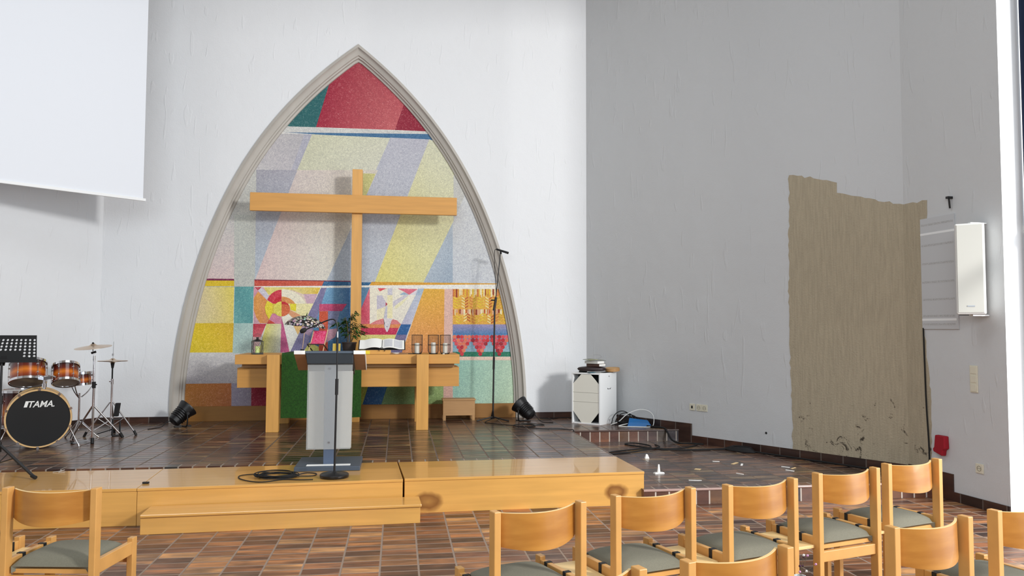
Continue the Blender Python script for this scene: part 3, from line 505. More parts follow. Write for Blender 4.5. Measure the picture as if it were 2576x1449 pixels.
(5, [(240, 230, 190)], [(1.206, 1.769), (1.22, 1.769), (1.22, 1.707), (1.206, 1.708)]),
(5, [(196, 90, 40)], [(1.22, 1.769), (1.229, 1.769), (1.229, 1.681), (1.22, 1.68)]),
(5, [(222, 170, 140)], [(1.237, 1.769), (1.248, 1.769), (1.248, 1.689), (1.237, 1.67)]),
(5, [(196, 90, 40)], [(1.249, 1.769), (1.271, 1.769), (1.271, 1.716), (1.249, 1.699)]),
(5, [(214, 140, 50)], [(1.278, 1.769), (1.291, 1.769), (1.291, 1.678), (1.279, 1.687)]),
(5, [(222, 170, 140)], [(1.298, 1.769), (1.31, 1.77), (1.311, 1.687), (1.298, 1.708)]),
(5, [(222, 170, 140)], [(1.312, 1.77), (1.326, 1.77), (1.326, 1.676), (1.312, 1.703)]),
(5, [(214, 140, 50)], [(1.329, 1.77), (1.35, 1.77), (1.35, 1.701), (1.329, 1.693)]),
(5, [(222, 170, 140)], [(1.352, 1.77), (1.374, 1.77), (1.374, 1.687), (1.352, 1.692)]),
(5, [(150, 50, 24)], [(1.377, 1.77), (1.4, 1.77), (1.4, 1.717), (1.377, 1.722)]),
(5, [(240, 230, 190)], [(1.408, 1.77), (1.431, 1.77), (1.431, 1.693), (1.408, 1.709)]),
(5, [(230, 190, 40)], [(1.432, 1.77), (1.444, 1.77), (1.445, 1.691), (1.432, 1.7)]),
(5, [(230, 190, 40)], [(1.45, 1.771), (1.459, 1.771), (1.46, 1.722), (1.45, 1.719)]),
(5, [(214, 140, 50)], [(1.46, 1.771), (1.475, 1.771), (1.475, 1.725), (1.46, 1.713)]),
(5, [(240, 230, 190)], [(1.481, 1.771), (1.493, 1.771), (1.493, 1.722), (1.481, 1.711)]),
(6, [(232, 200, 50)], [(0.788, 1.689), (0.834, 1.662), (0.835, 1.643), (0.788, 1.671)]),
(6, [(226, 190, 60)], [(0.834, 1.662), (0.881, 1.69), (0.881, 1.671), (0.835, 1.643)]),
(6, [(232, 200, 50)], [(0.788, 1.65), (0.835, 1.623), (0.835, 1.604), (0.788, 1.631)]),
(6, [(226, 190, 60)], [(0.835, 1.623), (0.881, 1.65), (0.881, 1.632), (0.835, 1.604)]),
(6, [(232, 200, 50)], [(0.788, 1.61), (0.835, 1.583), (0.835, 1.564), (0.788, 1.592)]),
(6, [(226, 190, 60)], [(0.835, 1.583), (0.881, 1.611), (0.882, 1.592), (0.835, 1.564)]),
(6, [(238, 222, 150)], [(0.897, 1.69), (0.944, 1.718), (0.944, 1.699), (0.898, 1.671)]),
(6, [(190, 90, 40)], [(0.944, 1.718), (0.991, 1.69), (0.991, 1.672), (0.944, 1.699)]),
(6, [(238, 222, 150)], [(0.898, 1.65), (0.944, 1.678), (0.944, 1.659), (0.898, 1.632)]),
(6, [(190, 90, 40)], [(0.944, 1.678), (0.991, 1.651), (0.991, 1.632), (0.944, 1.659)]),
(6, [(238, 222, 150)], [(0.898, 1.611), (0.945, 1.638), (0.945, 1.62), (0.898, 1.592)]),
(6, [(190, 90, 40)], [(0.945, 1.638), (0.992, 1.611), (0.992, 1.593), (0.945, 1.62)]),
(6, [(214, 130, 60)], [(1.008, 1.69), (1.055, 1.663), (1.055, 1.645), (1.008, 1.672)]),
(6, [(208, 170, 40)], [(1.055, 1.663), (1.102, 1.691), (1.102, 1.672), (1.055, 1.645)]),
(6, [(214, 130, 60)], [(1.008, 1.651), (1.055, 1.624), (1.055, 1.605), (1.008, 1.632)]),
(6, [(208, 170, 40)], [(1.055, 1.624), (1.102, 1.651), (1.102, 1.633), (1.055, 1.605)]),
(6, [(214, 130, 60)], [(1.008, 1.611), (1.055, 1.584), (1.055, 1.565), (1.008, 1.593)]),
(6, [(208, 170, 40)], [(1.055, 1.584), (1.102, 1.612), (1.102, 1.593), (1.055, 1.565)]),
(6, [(232, 200, 50)], [(1.118, 1.691), (1.165, 1.719), (1.165, 1.7), (1.118, 1.672)]),
(6, [(226, 190, 60)], [(1.165, 1.719), (1.212, 1.692), (1.213, 1.673), (1.165, 1.7)]),
(6, [(232, 200, 50)], [(1.118, 1.651), (1.165, 1.679), (1.165, 1.661), (1.119, 1.633)]),
(6, [(226, 190, 60)], [(1.165, 1.679), (1.213, 1.652), (1.213, 1.633), (1.165, 1.661)]),
(6, [(232, 200, 50)], [(1.119, 1.612), (1.166, 1.64), (1.166, 1.621), (1.119, 1.593)]),
(6, [(226, 190, 60)], [(1.166, 1.64), (1.213, 1.612), (1.213, 1.594), (1.166, 1.621)]),
(6, [(238, 222, 150)], [(1.229, 1.692), (1.276, 1.664), (1.276, 1.646), (1.229, 1.673)]),
(6, [(190, 90, 40)], [(1.276, 1.664), (1.324, 1.692), (1.324, 1.674), (1.276, 1.646)]),
(6, [(238, 222, 150)], [(1.229, 1.652), (1.277, 1.625), (1.277, 1.606), (1.229, 1.633)]),
(6, [(190, 90, 40)], [(1.277, 1.625), (1.324, 1.653), (1.324, 1.634), (1.277, 1.606)]),
(6, [(238, 222, 150)], [(1.229, 1.612), (1.277, 1.585), (1.277, 1.566), (1.23, 1.594)]),
(6, [(190, 90, 40)], [(1.277, 1.585), (1.324, 1.613), (1.324, 1.594), (1.277, 1.566)]),
(6, [(214, 130, 60)], [(1.34, 1.692), (1.387, 1.72), (1.388, 1.702), (1.34, 1.674)]),
(6, [(208, 170, 40)], [(1.387, 1.72), (1.435, 1.693), (1.435, 1.674), (1.388, 1.702)]),
(6, [(214, 130, 60)], [(1.34, 1.653), (1.388, 1.681), (1.388, 1.662), (1.341, 1.634)]),
(6, [(208, 170, 40)], [(1.388, 1.681), (1.435, 1.653), (1.435, 1.634), (1.388, 1.662)]),
(6, [(214, 130, 60)], [(1.341, 1.613), (1.388, 1.641), (1.388, 1.622), (1.341, 1.594)]),
(6, [(208, 170, 40)], [(1.388, 1.641), (1.435, 1.613), (1.435, 1.595), (1.388, 1.622)]),
(6, [(232, 200, 50)], [(1.452, 1.693), (1.499, 1.666), (1.499, 1.647), (1.452, 1.674)]),
(6, [(226, 190, 60)], [(1.499, 1.666), (1.547, 1.694), (1.547, 1.675), (1.499, 1.647)]),
(6, [(232, 200, 50)], [(1.452, 1.653), (1.5, 1.626), (1.5, 1.607), (1.452, 1.634)]),
(6, [(226, 190, 60)], [(1.5, 1.626), (1.547, 1.654), (1.547, 1.635), (1.5, 1.607)]),
(6, [(232, 200, 50)], [(1.452, 1.613), (1.5, 1.586), (1.5, 1.567), (1.452, 1.595)]),
(6, [(226, 190, 60)], [(1.5, 1.586), (1.547, 1.614), (1.547, 1.595), (1.5, 1.567)]),
(5, [(150, 142, 182), (160, 150, 186), (76, 130, 178), (60, 116, 168)], [(0.75, 1.558), (1.755, 1.562), (1.755, 1.417), (0.751, 1.415)]),
(5, [(96, 140, 176), (110, 155, 186), (150, 186, 196), (140, 176, 190)], [(0.751, 1.415), (1.755, 1.417), (1.756, 1.174), (0.753, 1.175)]),
(5, [(26, 120, 92)], [(0.753, 1.181), (1.756, 1.18), (1.756, 1.113), (0.753, 1.115)]),
(5, [(230, 204, 184)], [(0.753, 1.115), (1.756, 1.108), (1.756, 1.063), (0.754, 1.066)]),
(6, [(224, 120, 90)], [(0.804, 1.385), (0.8, 1.399), (0.79, 1.409), (0.776, 1.413), (0.763, 1.409), (0.753, 1.399), (0.749, 1.385), (0.753, 1.372), (0.763, 1.362), (0.777, 1.358), (0.79, 1.362), (0.8, 1.372)]),
(6, [(184, 24, 44)], [(0.854, 1.385), (0.851, 1.399), (0.841, 1.409), (0.827, 1.413), (0.813, 1.409), (0.803, 1.399), (0.8, 1.385), (0.803, 1.372), (0.813, 1.362), (0.827, 1.358), (0.841, 1.362), (0.851, 1.372)]),
(6, [(208, 56, 66)], [(0.905, 1.386), (0.901, 1.399), (0.891, 1.409), (0.877, 1.413), (0.864, 1.409), (0.854, 1.399), (0.85, 1.385), (0.854, 1.372), (0.864, 1.362), (0.878, 1.358), (0.891, 1.362), (0.901, 1.372)]),
(6, [(224, 120, 90)], [(0.956, 1.386), (0.952, 1.399), (0.942, 1.409), (0.928, 1.413), (0.914, 1.409), (0.904, 1.399), (0.901, 1.386), (0.904, 1.372), (0.914, 1.362), (0.928, 1.358), (0.942, 1.362), (0.952, 1.372)]),
(6, [(224, 120, 90)], [(1.006, 1.386), (1.002, 1.399), (0.992, 1.409), (0.978, 1.413), (0.965, 1.409), (0.955, 1.399), (0.951, 1.386), (0.955, 1.372), (0.965, 1.362), (0.979, 1.358), (0.993, 1.362), (1.003, 1.372)]),
(6, [(214, 76, 84)], [(0.804, 1.338), (0.801, 1.352), (0.79, 1.362), (0.777, 1.366), (0.763, 1.362), (0.753, 1.352), (0.75, 1.338), (0.753, 1.325), (0.763, 1.315), (0.777, 1.311), (0.791, 1.315), (0.801, 1.325)]),
(6, [(224, 120, 90)], [(0.855, 1.338), (0.851, 1.352), (0.841, 1.362), (0.827, 1.366), (0.813, 1.362), (0.803, 1.352), (0.8, 1.338), (0.804, 1.325), (0.814, 1.315), (0.827, 1.311), (0.841, 1.315), (0.851, 1.325)]),
(6, [(214, 76, 84)], [(0.905, 1.338), (0.901, 1.352), (0.891, 1.362), (0.878, 1.366), (0.864, 1.362), (0.854, 1.352), (0.85, 1.338), (0.854, 1.325), (0.864, 1.315), (0.878, 1.311), (0.892, 1.315), (0.902, 1.325)]),
(6, [(224, 120, 90)], [(0.956, 1.339), (0.952, 1.352), (0.942, 1.362), (0.928, 1.366), (0.914, 1.362), (0.904, 1.352), (0.901, 1.338), (0.905, 1.325), (0.915, 1.315), (0.928, 1.311), (0.942, 1.315), (0.952, 1.325)]),
(6, [(220, 96, 106)], [(1.006, 1.339), (1.003, 1.352), (0.993, 1.362), (0.979, 1.366), (0.965, 1.362), (0.955, 1.352), (0.951, 1.339), (0.955, 1.325), (0.965, 1.315), (0.979, 1.311), (0.993, 1.315), (1.003, 1.325)]),
(6, [(214, 76, 84)], [(0.83, 1.291), (0.826, 1.305), (0.816, 1.315), (0.802, 1.319), (0.789, 1.315), (0.779, 1.305), (0.775, 1.291), (0.779, 1.278), (0.789, 1.268), (0.803, 1.264), (0.816, 1.268), (0.826, 1.278)]),
(6, [(224, 120, 90)], [(0.88, 1.291), (0.877, 1.305), (0.866, 1.315), (0.853, 1.319), (0.839, 1.315), (0.829, 1.305), (0.825, 1.291), (0.829, 1.278), (0.839, 1.268), (0.853, 1.264), (0.867, 1.268), (0.877, 1.278)]),
(6, [(224, 120, 90)], [(0.931, 1.291), (0.927, 1.305), (0.917, 1.315), (0.903, 1.319), (0.889, 1.315), (0.879, 1.305), (0.876, 1.291), (0.88, 1.278), (0.89, 1.268), (0.904, 1.264), (0.917, 1.268), (0.927, 1.278)]),
(6, [(200, 40, 50)], [(0.981, 1.291), (0.978, 1.305), (0.968, 1.315), (0.954, 1.319), (0.94, 1.315), (0.93, 1.305), (0.926, 1.291), (0.93, 1.278), (0.94, 1.268), (0.954, 1.264), (0.968, 1.268), (0.978, 1.278)]),
(6, [(208, 56, 66)], [(0.859, 1.244), (0.855, 1.258), (0.845, 1.268), (0.831, 1.272), (0.817, 1.268), (0.807, 1.258), (0.804, 1.244), (0.808, 1.231), (0.818, 1.221), (0.831, 1.217), (0.845, 1.221), (0.855, 1.231)]),
(6, [(184, 24, 44)], [(0.906, 1.244), (0.902, 1.258), (0.892, 1.268), (0.878, 1.272), (0.865, 1.268), (0.855, 1.258), (0.851, 1.244), (0.855, 1.231), (0.865, 1.221), (0.879, 1.217), (0.892, 1.221), (0.902, 1.231)]),
(6, [(224, 120, 90)], [(0.953, 1.244), (0.949, 1.258), (0.939, 1.268), (0.925, 1.272), (0.912, 1.268), (0.902, 1.258), (0.898, 1.244), (0.902, 1.231), (0.912, 1.221), (0.926, 1.217), (0.94, 1.221), (0.95, 1.231)]),
(6, [(200, 40, 50)], [(0.883, 1.197), (0.879, 1.211), (0.869, 1.221), (0.855, 1.225), (0.841, 1.221), (0.831, 1.211), (0.828, 1.197), (0.831, 1.184), (0.842, 1.174), (0.855, 1.17), (0.869, 1.174), (0.879, 1.184)]),
(6, [(224, 120, 90)], [(0.93, 1.197), (0.926, 1.211), (0.916, 1.221), (0.902, 1.225), (0.888, 1.221), (0.878, 1.211), (0.875, 1.197), (0.879, 1.184), (0.889, 1.174), (0.902, 1.17), (0.916, 1.174), (0.926, 1.184)]),
(6, [(208, 56, 66)], [(0.906, 1.15), (0.903, 1.164), (0.893, 1.174), (0.879, 1.178), (0.865, 1.174), (0.855, 1.164), (0.852, 1.15), (0.855, 1.137), (0.865, 1.127), (0.879, 1.123), (0.893, 1.127), (0.903, 1.137)]),
(6, [(214, 76, 84)], [(1.057, 1.386), (1.053, 1.4), (1.043, 1.41), (1.029, 1.413), (1.015, 1.409), (1.005, 1.399), (1.002, 1.386), (1.006, 1.372), (1.016, 1.362), (1.029, 1.358), (1.043, 1.362), (1.053, 1.372)]),
(6, [(208, 56, 66)], [(1.108, 1.386), (1.104, 1.4), (1.094, 1.41), (1.08, 1.413), (1.066, 1.41), (1.056, 1.4), (1.052, 1.386), (1.056, 1.372), (1.066, 1.362), (1.08, 1.358), (1.094, 1.362), (1.104, 1.372)]),
(6, [(220, 96, 106)], [(1.159, 1.386), (1.155, 1.4), (1.145, 1.41), (1.131, 1.413), (1.117, 1.41), (1.107, 1.4), (1.103, 1.386), (1.107, 1.372), (1.117, 1.362), (1.131, 1.358), (1.145, 1.362), (1.155, 1.372)]),
(6, [(214, 76, 84)], [(1.21, 1.386), (1.206, 1.4), (1.196, 1.41), (1.182, 1.413), (1.168, 1.41), (1.158, 1.4), (1.154, 1.386), (1.158, 1.372), (1.168, 1.362), (1.182, 1.359), (1.196, 1.362), (1.206, 1.372)]),
(6, [(214, 76, 84)], [(1.261, 1.386), (1.257, 1.4), (1.247, 1.41), (1.233, 1.414), (1.219, 1.41), (1.209, 1.4), (1.205, 1.386), (1.209, 1.372), (1.219, 1.362), (1.233, 1.359), (1.247, 1.362), (1.257, 1.372)]),
(6, [(160, 20, 40)], [(1.057, 1.339), (1.053, 1.352), (1.043, 1.362), (1.029, 1.366), (1.016, 1.362), (1.006, 1.352), (1.002, 1.339), (1.006, 1.325), (1.016, 1.315), (1.03, 1.311), (1.044, 1.315), (1.054, 1.325)]),
(6, [(184, 24, 44)], [(1.108, 1.339), (1.104, 1.352), (1.094, 1.362), (1.08, 1.366), (1.066, 1.362), (1.056, 1.352), (1.053, 1.339), (1.057, 1.325), (1.067, 1.315), (1.081, 1.311), (1.094, 1.315), (1.104, 1.325)]),
(6, [(220, 96, 106)], [(1.159, 1.339), (1.155, 1.352), (1.145, 1.362), (1.131, 1.366), (1.117, 1.362), (1.107, 1.352), (1.104, 1.339), (1.107, 1.325), (1.117, 1.315), (1.131, 1.311), (1.145, 1.315), (1.155, 1.325)]),
(6, [(208, 56, 66)], [(1.21, 1.339), (1.206, 1.353), (1.196, 1.363), (1.182, 1.366), (1.168, 1.363), (1.158, 1.352), (1.154, 1.339), (1.158, 1.325), (1.168, 1.315), (1.182, 1.311), (1.196, 1.315), (1.206, 1.325)]),
(6, [(200, 40, 50)], [(1.261, 1.339), (1.257, 1.353), (1.247, 1.363), (1.233, 1.366), (1.219, 1.363), (1.209, 1.353), (1.205, 1.339), (1.209, 1.325), (1.219, 1.315), (1.233, 1.311), (1.247, 1.315), (1.257, 1.325)]),
(6, [(220, 96, 106)], [(1.083, 1.291), (1.079, 1.305), (1.069, 1.315), (1.055, 1.319), (1.041, 1.315), (1.031, 1.305), (1.028, 1.291), (1.031, 1.278), (1.042, 1.268), (1.055, 1.264), (1.069, 1.268), (1.079, 1.278)]),
(6, [(214, 76, 84)], [(1.134, 1.291), (1.13, 1.305), (1.12, 1.315), (1.106, 1.319), (1.092, 1.315), (1.082, 1.305), (1.078, 1.291), (1.082, 1.278), (1.092, 1.268), (1.106, 1.264), (1.12, 1.268), (1.13, 1.278)]),
(6, [(214, 76, 84)], [(1.185, 1.292), (1.181, 1.305), (1.171, 1.315), (1.157, 1.319), (1.143, 1.315), (1.133, 1.305), (1.129, 1.291), (1.133, 1.278), (1.143, 1.268), (1.157, 1.264), (1.171, 1.268), (1.181, 1.278)]),
(6, [(160, 20, 40)], [(1.235, 1.292), (1.232, 1.305), (1.221, 1.315), (1.208, 1.319), (1.194, 1.315), (1.184, 1.305), (1.18, 1.292), (1.184, 1.278), (1.194, 1.268), (1.208, 1.264), (1.222, 1.268), (1.232, 1.278)]),
(6, [(184, 24, 44)], [(1.112, 1.244), (1.108, 1.258), (1.098, 1.268), (1.084, 1.272), (1.07, 1.268), (1.06, 1.258), (1.057, 1.244), (1.06, 1.231), (1.071, 1.221), (1.084, 1.217), (1.098, 1.221), (1.108, 1.231)]),
(6, [(208, 56, 66)], [(1.159, 1.244), (1.156, 1.258), (1.145, 1.268), (1.132, 1.272), (1.118, 1.268), (1.108, 1.258), (1.104, 1.244), (1.108, 1.231), (1.118, 1.221), (1.132, 1.217), (1.146, 1.221), (1.156, 1.231)]),
(6, [(220, 96, 106)], [(1.207, 1.244), (1.203, 1.258), (1.193, 1.268), (1.179, 1.272), (1.165, 1.268), (1.155, 1.258), (1.152, 1.244), (1.155, 1.231), (1.166, 1.221), (1.179, 1.217), (1.193, 1.221), (1.203, 1.231)]),
(6, [(208, 56, 66)], [(1.136, 1.197), (1.132, 1.211), (1.122, 1.221), (1.108, 1.225), (1.094, 1.221), (1.084, 1.211), (1.081, 1.197), (1.084, 1.183), (1.095, 1.173), (1.108, 1.17), (1.122, 1.173), (1.132, 1.183)]),
(6, [(224, 120, 90)], [(1.183, 1.197), (1.18, 1.211), (1.169, 1.221), (1.156, 1.225), (1.142, 1.221), (1.132, 1.211), (1.128, 1.197), (1.132, 1.183), (1.142, 1.173), (1.156, 1.17), (1.17, 1.173), (1.18, 1.183)]),
(6, [(184, 24, 44)], [(1.16, 1.15), (1.156, 1.164), (1.146, 1.174), (1.132, 1.177), (1.118, 1.174), (1.108, 1.164), (1.105, 1.15), (1.108, 1.136), (1.119, 1.126), (1.132, 1.123), (1.146, 1.126), (1.156, 1.136)]),
(6, [(160, 20, 40)], [(1.323, 1.386), (1.319, 1.4), (1.309, 1.41), (1.295, 1.414), (1.281, 1.41), (1.271, 1.4), (1.267, 1.386), (1.271, 1.372), (1.281, 1.362), (1.295, 1.359), (1.309, 1.362), (1.319, 1.372)]),
(6, [(220, 96, 106)], [(1.374, 1.386), (1.37, 1.4), (1.36, 1.41), (1.346, 1.414), (1.332, 1.41), (1.322, 1.4), (1.318, 1.386), (1.322, 1.372), (1.332, 1.362), (1.346, 1.359), (1.36, 1.362), (1.37, 1.373)]),
(6, [(184, 24, 44)], [(1.425, 1.386), (1.421, 1.4), (1.411, 1.41), (1.397, 1.414), (1.383, 1.41), (1.373, 1.4), (1.369, 1.386), (1.373, 1.373), (1.383, 1.362), (1.397, 1.359), (1.411, 1.363), (1.421, 1.373)]),
(6, [(214, 76, 84)], [(1.476, 1.387), (1.473, 1.4), (1.462, 1.41), (1.448, 1.414), (1.434, 1.41), (1.424, 1.4), (1.421, 1.386), (1.424, 1.373), (1.435, 1.363), (1.449, 1.359), (1.463, 1.363), (1.473, 1.373)]),
(6, [(220, 96, 106)], [(1.528, 1.387), (1.524, 1.4), (1.514, 1.41), (1.5, 1.414), (1.486, 1.41), (1.476, 1.4), (1.472, 1.387), (1.476, 1.373), (1.486, 1.363), (1.5, 1.359), (1.514, 1.363), (1.524, 1.373)]),
(6, [(200, 40, 50)], [(1.323, 1.339), (1.319, 1.353), (1.309, 1.363), (1.295, 1.366), (1.281, 1.363), (1.271, 1.353), (1.267, 1.339), (1.271, 1.325), (1.281, 1.315), (1.295, 1.311), (1.309, 1.315), (1.319, 1.325)]),
(6, [(220, 96, 106)], [(1.374, 1.339), (1.37, 1.353), (1.36, 1.363), (1.346, 1.366), (1.332, 1.363), (1.322, 1.353), (1.318, 1.339), (1.322, 1.325), (1.332, 1.315), (1.346, 1.311), (1.36, 1.315), (1.37, 1.325)]),
(6, [(200, 40, 50)], [(1.425, 1.339), (1.421, 1.353), (1.411, 1.363), (1.397, 1.367), (1.383, 1.363), (1.373, 1.353), (1.37, 1.339), (1.373, 1.325), (1.384, 1.315), (1.398, 1.311), (1.411, 1.315), (1.422, 1.325)]),
(6, [(184, 24, 44)], [(1.477, 1.339), (1.473, 1.353), (1.463, 1.363), (1.449, 1.367), (1.435, 1.363), (1.424, 1.353), (1.421, 1.339), (1.425, 1.325), (1.435, 1.315), (1.449, 1.311), (1.463, 1.315), (1.473, 1.325)]),
(6, [(224, 120, 90)], [(1.528, 1.339), (1.524, 1.353), (1.514, 1.363), (1.5, 1.367), (1.486, 1.363), (1.476, 1.353), (1.472, 1.339), (1.476, 1.325), (1.486, 1.315), (1.5, 1.312), (1.514, 1.315), (1.524, 1.325)]),
(6, [(200, 40, 50)], [(1.349, 1.292), (1.345, 1.305), (1.335, 1.315), (1.321, 1.319), (1.307, 1.315), (1.297, 1.305), (1.293, 1.292), (1.297, 1.278), (1.307, 1.268), (1.321, 1.264), (1.335, 1.268), (1.345, 1.278)]),
(6, [(184, 24, 44)], [(1.4, 1.292), (1.396, 1.305), (1.386, 1.315), (1.372, 1.319), (1.358, 1.315), (1.348, 1.305), (1.344, 1.292), (1.348, 1.278), (1.358, 1.268), (1.372, 1.264), (1.386, 1.268), (1.396, 1.278)]),
(6, [(160, 20, 40)], [(1.451, 1.292), (1.447, 1.305), (1.437, 1.315), (1.423, 1.319), (1.409, 1.315), (1.399, 1.305), (1.395, 1.292), (1.399, 1.278), (1.409, 1.268), (1.423, 1.264), (1.437, 1.268), (1.447, 1.278)]),
(6, [(214, 76, 84)], [(1.502, 1.292), (1.499, 1.305), (1.488, 1.316), (1.474, 1.319), (1.46, 1.316), (1.45, 1.305), (1.447, 1.292), (1.45, 1.278), (1.461, 1.268), (1.475, 1.264), (1.489, 1.268), (1.499, 1.278)]),
(6, [(200, 40, 50)], [(1.378, 1.244), (1.374, 1.258), (1.364, 1.268), (1.35, 1.272), (1.336, 1.268), (1.326, 1.258), (1.322, 1.244), (1.326, 1.231), (1.336, 1.22), (1.35, 1.217), (1.364, 1.22), (1.374, 1.231)]),
(6, [(214, 76, 84)], [(1.426, 1.244), (1.422, 1.258), (1.412, 1.268), (1.398, 1.272), (1.384, 1.268), (1.374, 1.258), (1.37, 1.244), (1.374, 1.231), (1.384, 1.22), (1.398, 1.217), (1.412, 1.22), (1.422, 1.23)]),
(6, [(200, 40, 50)], [(1.474, 1.244), (1.47, 1.258), (1.46, 1.268), (1.446, 1.272), (1.432, 1.268), (1.422, 1.258), (1.418, 1.244), (1.422, 1.23), (1.432, 1.22), (1.446, 1.217), (1.46, 1.22), (1.47, 1.23)]),
(6, [(160, 20, 40)], [(1.402, 1.197), (1.398, 1.211), (1.388, 1.221), (1.374, 1.224), (1.36, 1.221), (1.35, 1.211), (1.346, 1.197), (1.35, 1.183), (1.36, 1.173), (1.374, 1.169), (1.388, 1.173), (1.398, 1.183)]),
(6, [(208, 56, 66)], [(1.45, 1.197), (1.446, 1.211), (1.436, 1.221), (1.422, 1.224), (1.408, 1.221), (1.398, 1.211), (1.394, 1.197), (1.398, 1.183), (1.408, 1.173), (1.422, 1.169), (1.436, 1.173), (1.446, 1.183)]),
(6, [(160, 20, 40)], [(1.426, 1.15), (1.422, 1.163), (1.412, 1.173), (1.398, 1.177), (1.384, 1.173), (1.374, 1.163), (1.37, 1.15), (1.374, 1.136), (1.384, 1.126), (1.398, 1.122), (1.412, 1.126), (1.422, 1.136)]),
(4, [(150, 200, 186), (186, 208, 180), (190, 208, 176), (160, 204, 190)], [(0.754, 1.066), (1.756, 1.063), (1.758, 0.381), (0.759, 0.393)]),
(3, [(160, 160, 60), (150, 160, 60), (150, 160, 60), (160, 160, 60)], [(-0.499, 0.759), (-0.367, 0.758), (-0.458, 0.407), (-0.495, 0.407)]),
(4, [(30, 86, 140), (36, 100, 150), (34, 84, 130), (24, 70, 120)], [(-0.368, 0.78), (-0.113, 0.778), (-0.23, 0.404), (-0.479, 0.407)]),
(3, [(112, 146, 92), (158, 186, 118), (150, 180, 110), (96, 126, 84)], [(-0.113, 0.778), (0.636, 0.773), (0.628, 0.394), (-0.23, 0.404)]),
(2, [(222, 150, 80)], [(0.001, 1.138), (0.644, 1.137), (0.636, 0.762), (-0.075, 0.767)]),
(2, [(222, 210, 120)], [(-0.636, 1.155), (0.001, 1.154), (-0.075, 0.767), (-0.631, 0.771)]),
]
# ---------------------------------------------------------------- structure: floors
A, B = .28, .14                       # upper and lower stage level
SL = Vector((-.5, -.8660254, 0)); SR = Vector((.5, -.8660254, 0))
CL = Vector((-3.77, 10.66, 0)); CR = Vector((2.61, 10.66, 0)); CE = Vector((4.81, 6.85, 0)); WE = Vector((4.90, 5.72, 0))
LE = CL+SL*4.2
b = MB(); b.box(-6.2, 5.4, -3.2, 7.28, -.1, 0)
struct(b.build('floor', M_floor), 'lower floor of brown and ochre glazed tiles under the chairs')
b = MB(); b.box(-6.2, 2.08, 7.28+.12, 11, 0, A); b.box(2.08, 3.75, 9.25, 11, 0, A)
o = b.build('floor_stage', M_stage); struct(o, 'raised dark brown tiled stage floor behind the wooden platforms')
b = MB(); b.box(-6.2, 2.08, 7.28, 7.40, 0, A); n1 = b.build('nosing', M_nose, o)
b = MB(); b.box(2.07, 3.44, 9.244, 9.25, B, A-.022); b.build('riser', M_riser, o)
b = MB(); b.cyl((2.07, 9.246, A-.010), (3.46, 9.246, A-.010), .011, n=10); b.build('edge_tile', mat('edge_tile_glaze', (84, 66, 60), .12), o, True)
b = MB(); b.box(2.08, 5.0, 6.48+.12, 9.25, 0, B)
o = b.build('floor_side_step', M_stage); struct(o, 'lower side step of brown tiles along the angled right wall')
b = MB(); b.box(2.08, 4.86, 6.48, 6.60, 0, B-.001); b.build('nosing', M_nose, o)
b = MB(); b.box(2.08, 4.84, 6.474, 6.48, 0.004, B-.024); b.build('riser', M_riser, o)
b = MB(); b.cyl((2.08, 6.478, B-.011), (4.84, 6.478, B-.011), .012, n=10); b.build('edge_tile', mat('edge_tile_pale', (168, 140, 130), .15), o, True)

# ---------------------------------------------------------------- structure: walls
AX, WY, MY = -.572, 10.66, 10.78
def hw(z):      # half width of the pointed opening at height z
    t = (z-.28)/5.07
    return 2.315*(1-t)*(1+1.0839*t+-0.1782*t*t+0.9546*t**3)
ZS = [.28+(5.35-.28)*i/48 for i in range(49)]
TOP = 7.0
b = MB(); F = b.bm.faces.new; nv = b.bm.verts.new
lft = [(nv((CL.x, WY, z)), nv((AX-hw(z), WY, z))) for z in ZS]; rgt = [(nv((AX+hw(z), WY, z)), nv((CR.x, WY, z))) for z in ZS]
for i in range(48):
    F((lft[i][0], lft[i][1], lft[i+1][1], lft[i+1][0])); F((rgt[i][0], rgt[i][1], rgt[i+1][1], rgt[i+1][0]))
F((lft[48][0], lft[48][1], rgt[48][1], nv((CR.x, WY, TOP)), nv((CL.x, WY, TOP))))
struct(b.build('wall_back', M_wall), 'white rough plastered wall around the pointed arch')
def wall(name, p, q, m, z0=0, z1=TOP, th=.12, label=None):
    p = Vector(p); q = Vector(q); d = q-p; L_ = d.length
    b = MB(); b.box(0, L_, 0, th, z0, z1)
    o = b.build(name, m); o.location = (p.x, p.y, 0); o.rotation_euler = (0, 0, math.atan2(d.y, d.x))
    return struct(o, label)
wall('wall_left', LE, CL, M_wall, label='white wall left of the arch, behind the drum kit and screen')
wR = wall('wall_right', CR, CE, M_wall_shaded, label='white angled wall right of the arch, shade in its colour, with bare plaster patch')
wE = wall('wall_right_end', CE, WE, M_wall_shaded, label='short white wall on the right carrying the wall speaker')
b = MB(); b.box(4.9, 5.16, 5.72, 5.9, 0, TOP); struct(b.build('wall_window_reveal', M_white), 'bright white window reveal at the right edge')
b = MB()
b.box(5.06, 5.2, -3.2, -2.0, 0, TOP); b.box(5.06, 5.2, -2.0, 5.72, 6.0, TOP); 
struct(b.build('wall_right_window', M_white))
b = MB()
for y in (-2.0, 1.0, 3.2): b.box(5.09, 5.15, y, y+.06, 0, 6)
for z in (0, 2.3, 5.94): b.box(5.09, 5.15, -2.0, 5.72, z, z+.06)
struct(b.build('window_1', M_white))
b = MB(); b.box(-6.2, 5.2, -3.32, -3.2, 0, TOP); struct(b.build('wall_rear', M_nave))
b = MB(); b.box(-6.3, LE.x, -3.3, LE.y+.1, 0, TOP); struct(b.build('wall_left_nave', M_nave))
b = MB(); b.box(-6.4, 5.4, -3.4, 11, TOP, TOP+.1); struct(b.build('ceiling', M_ceil))

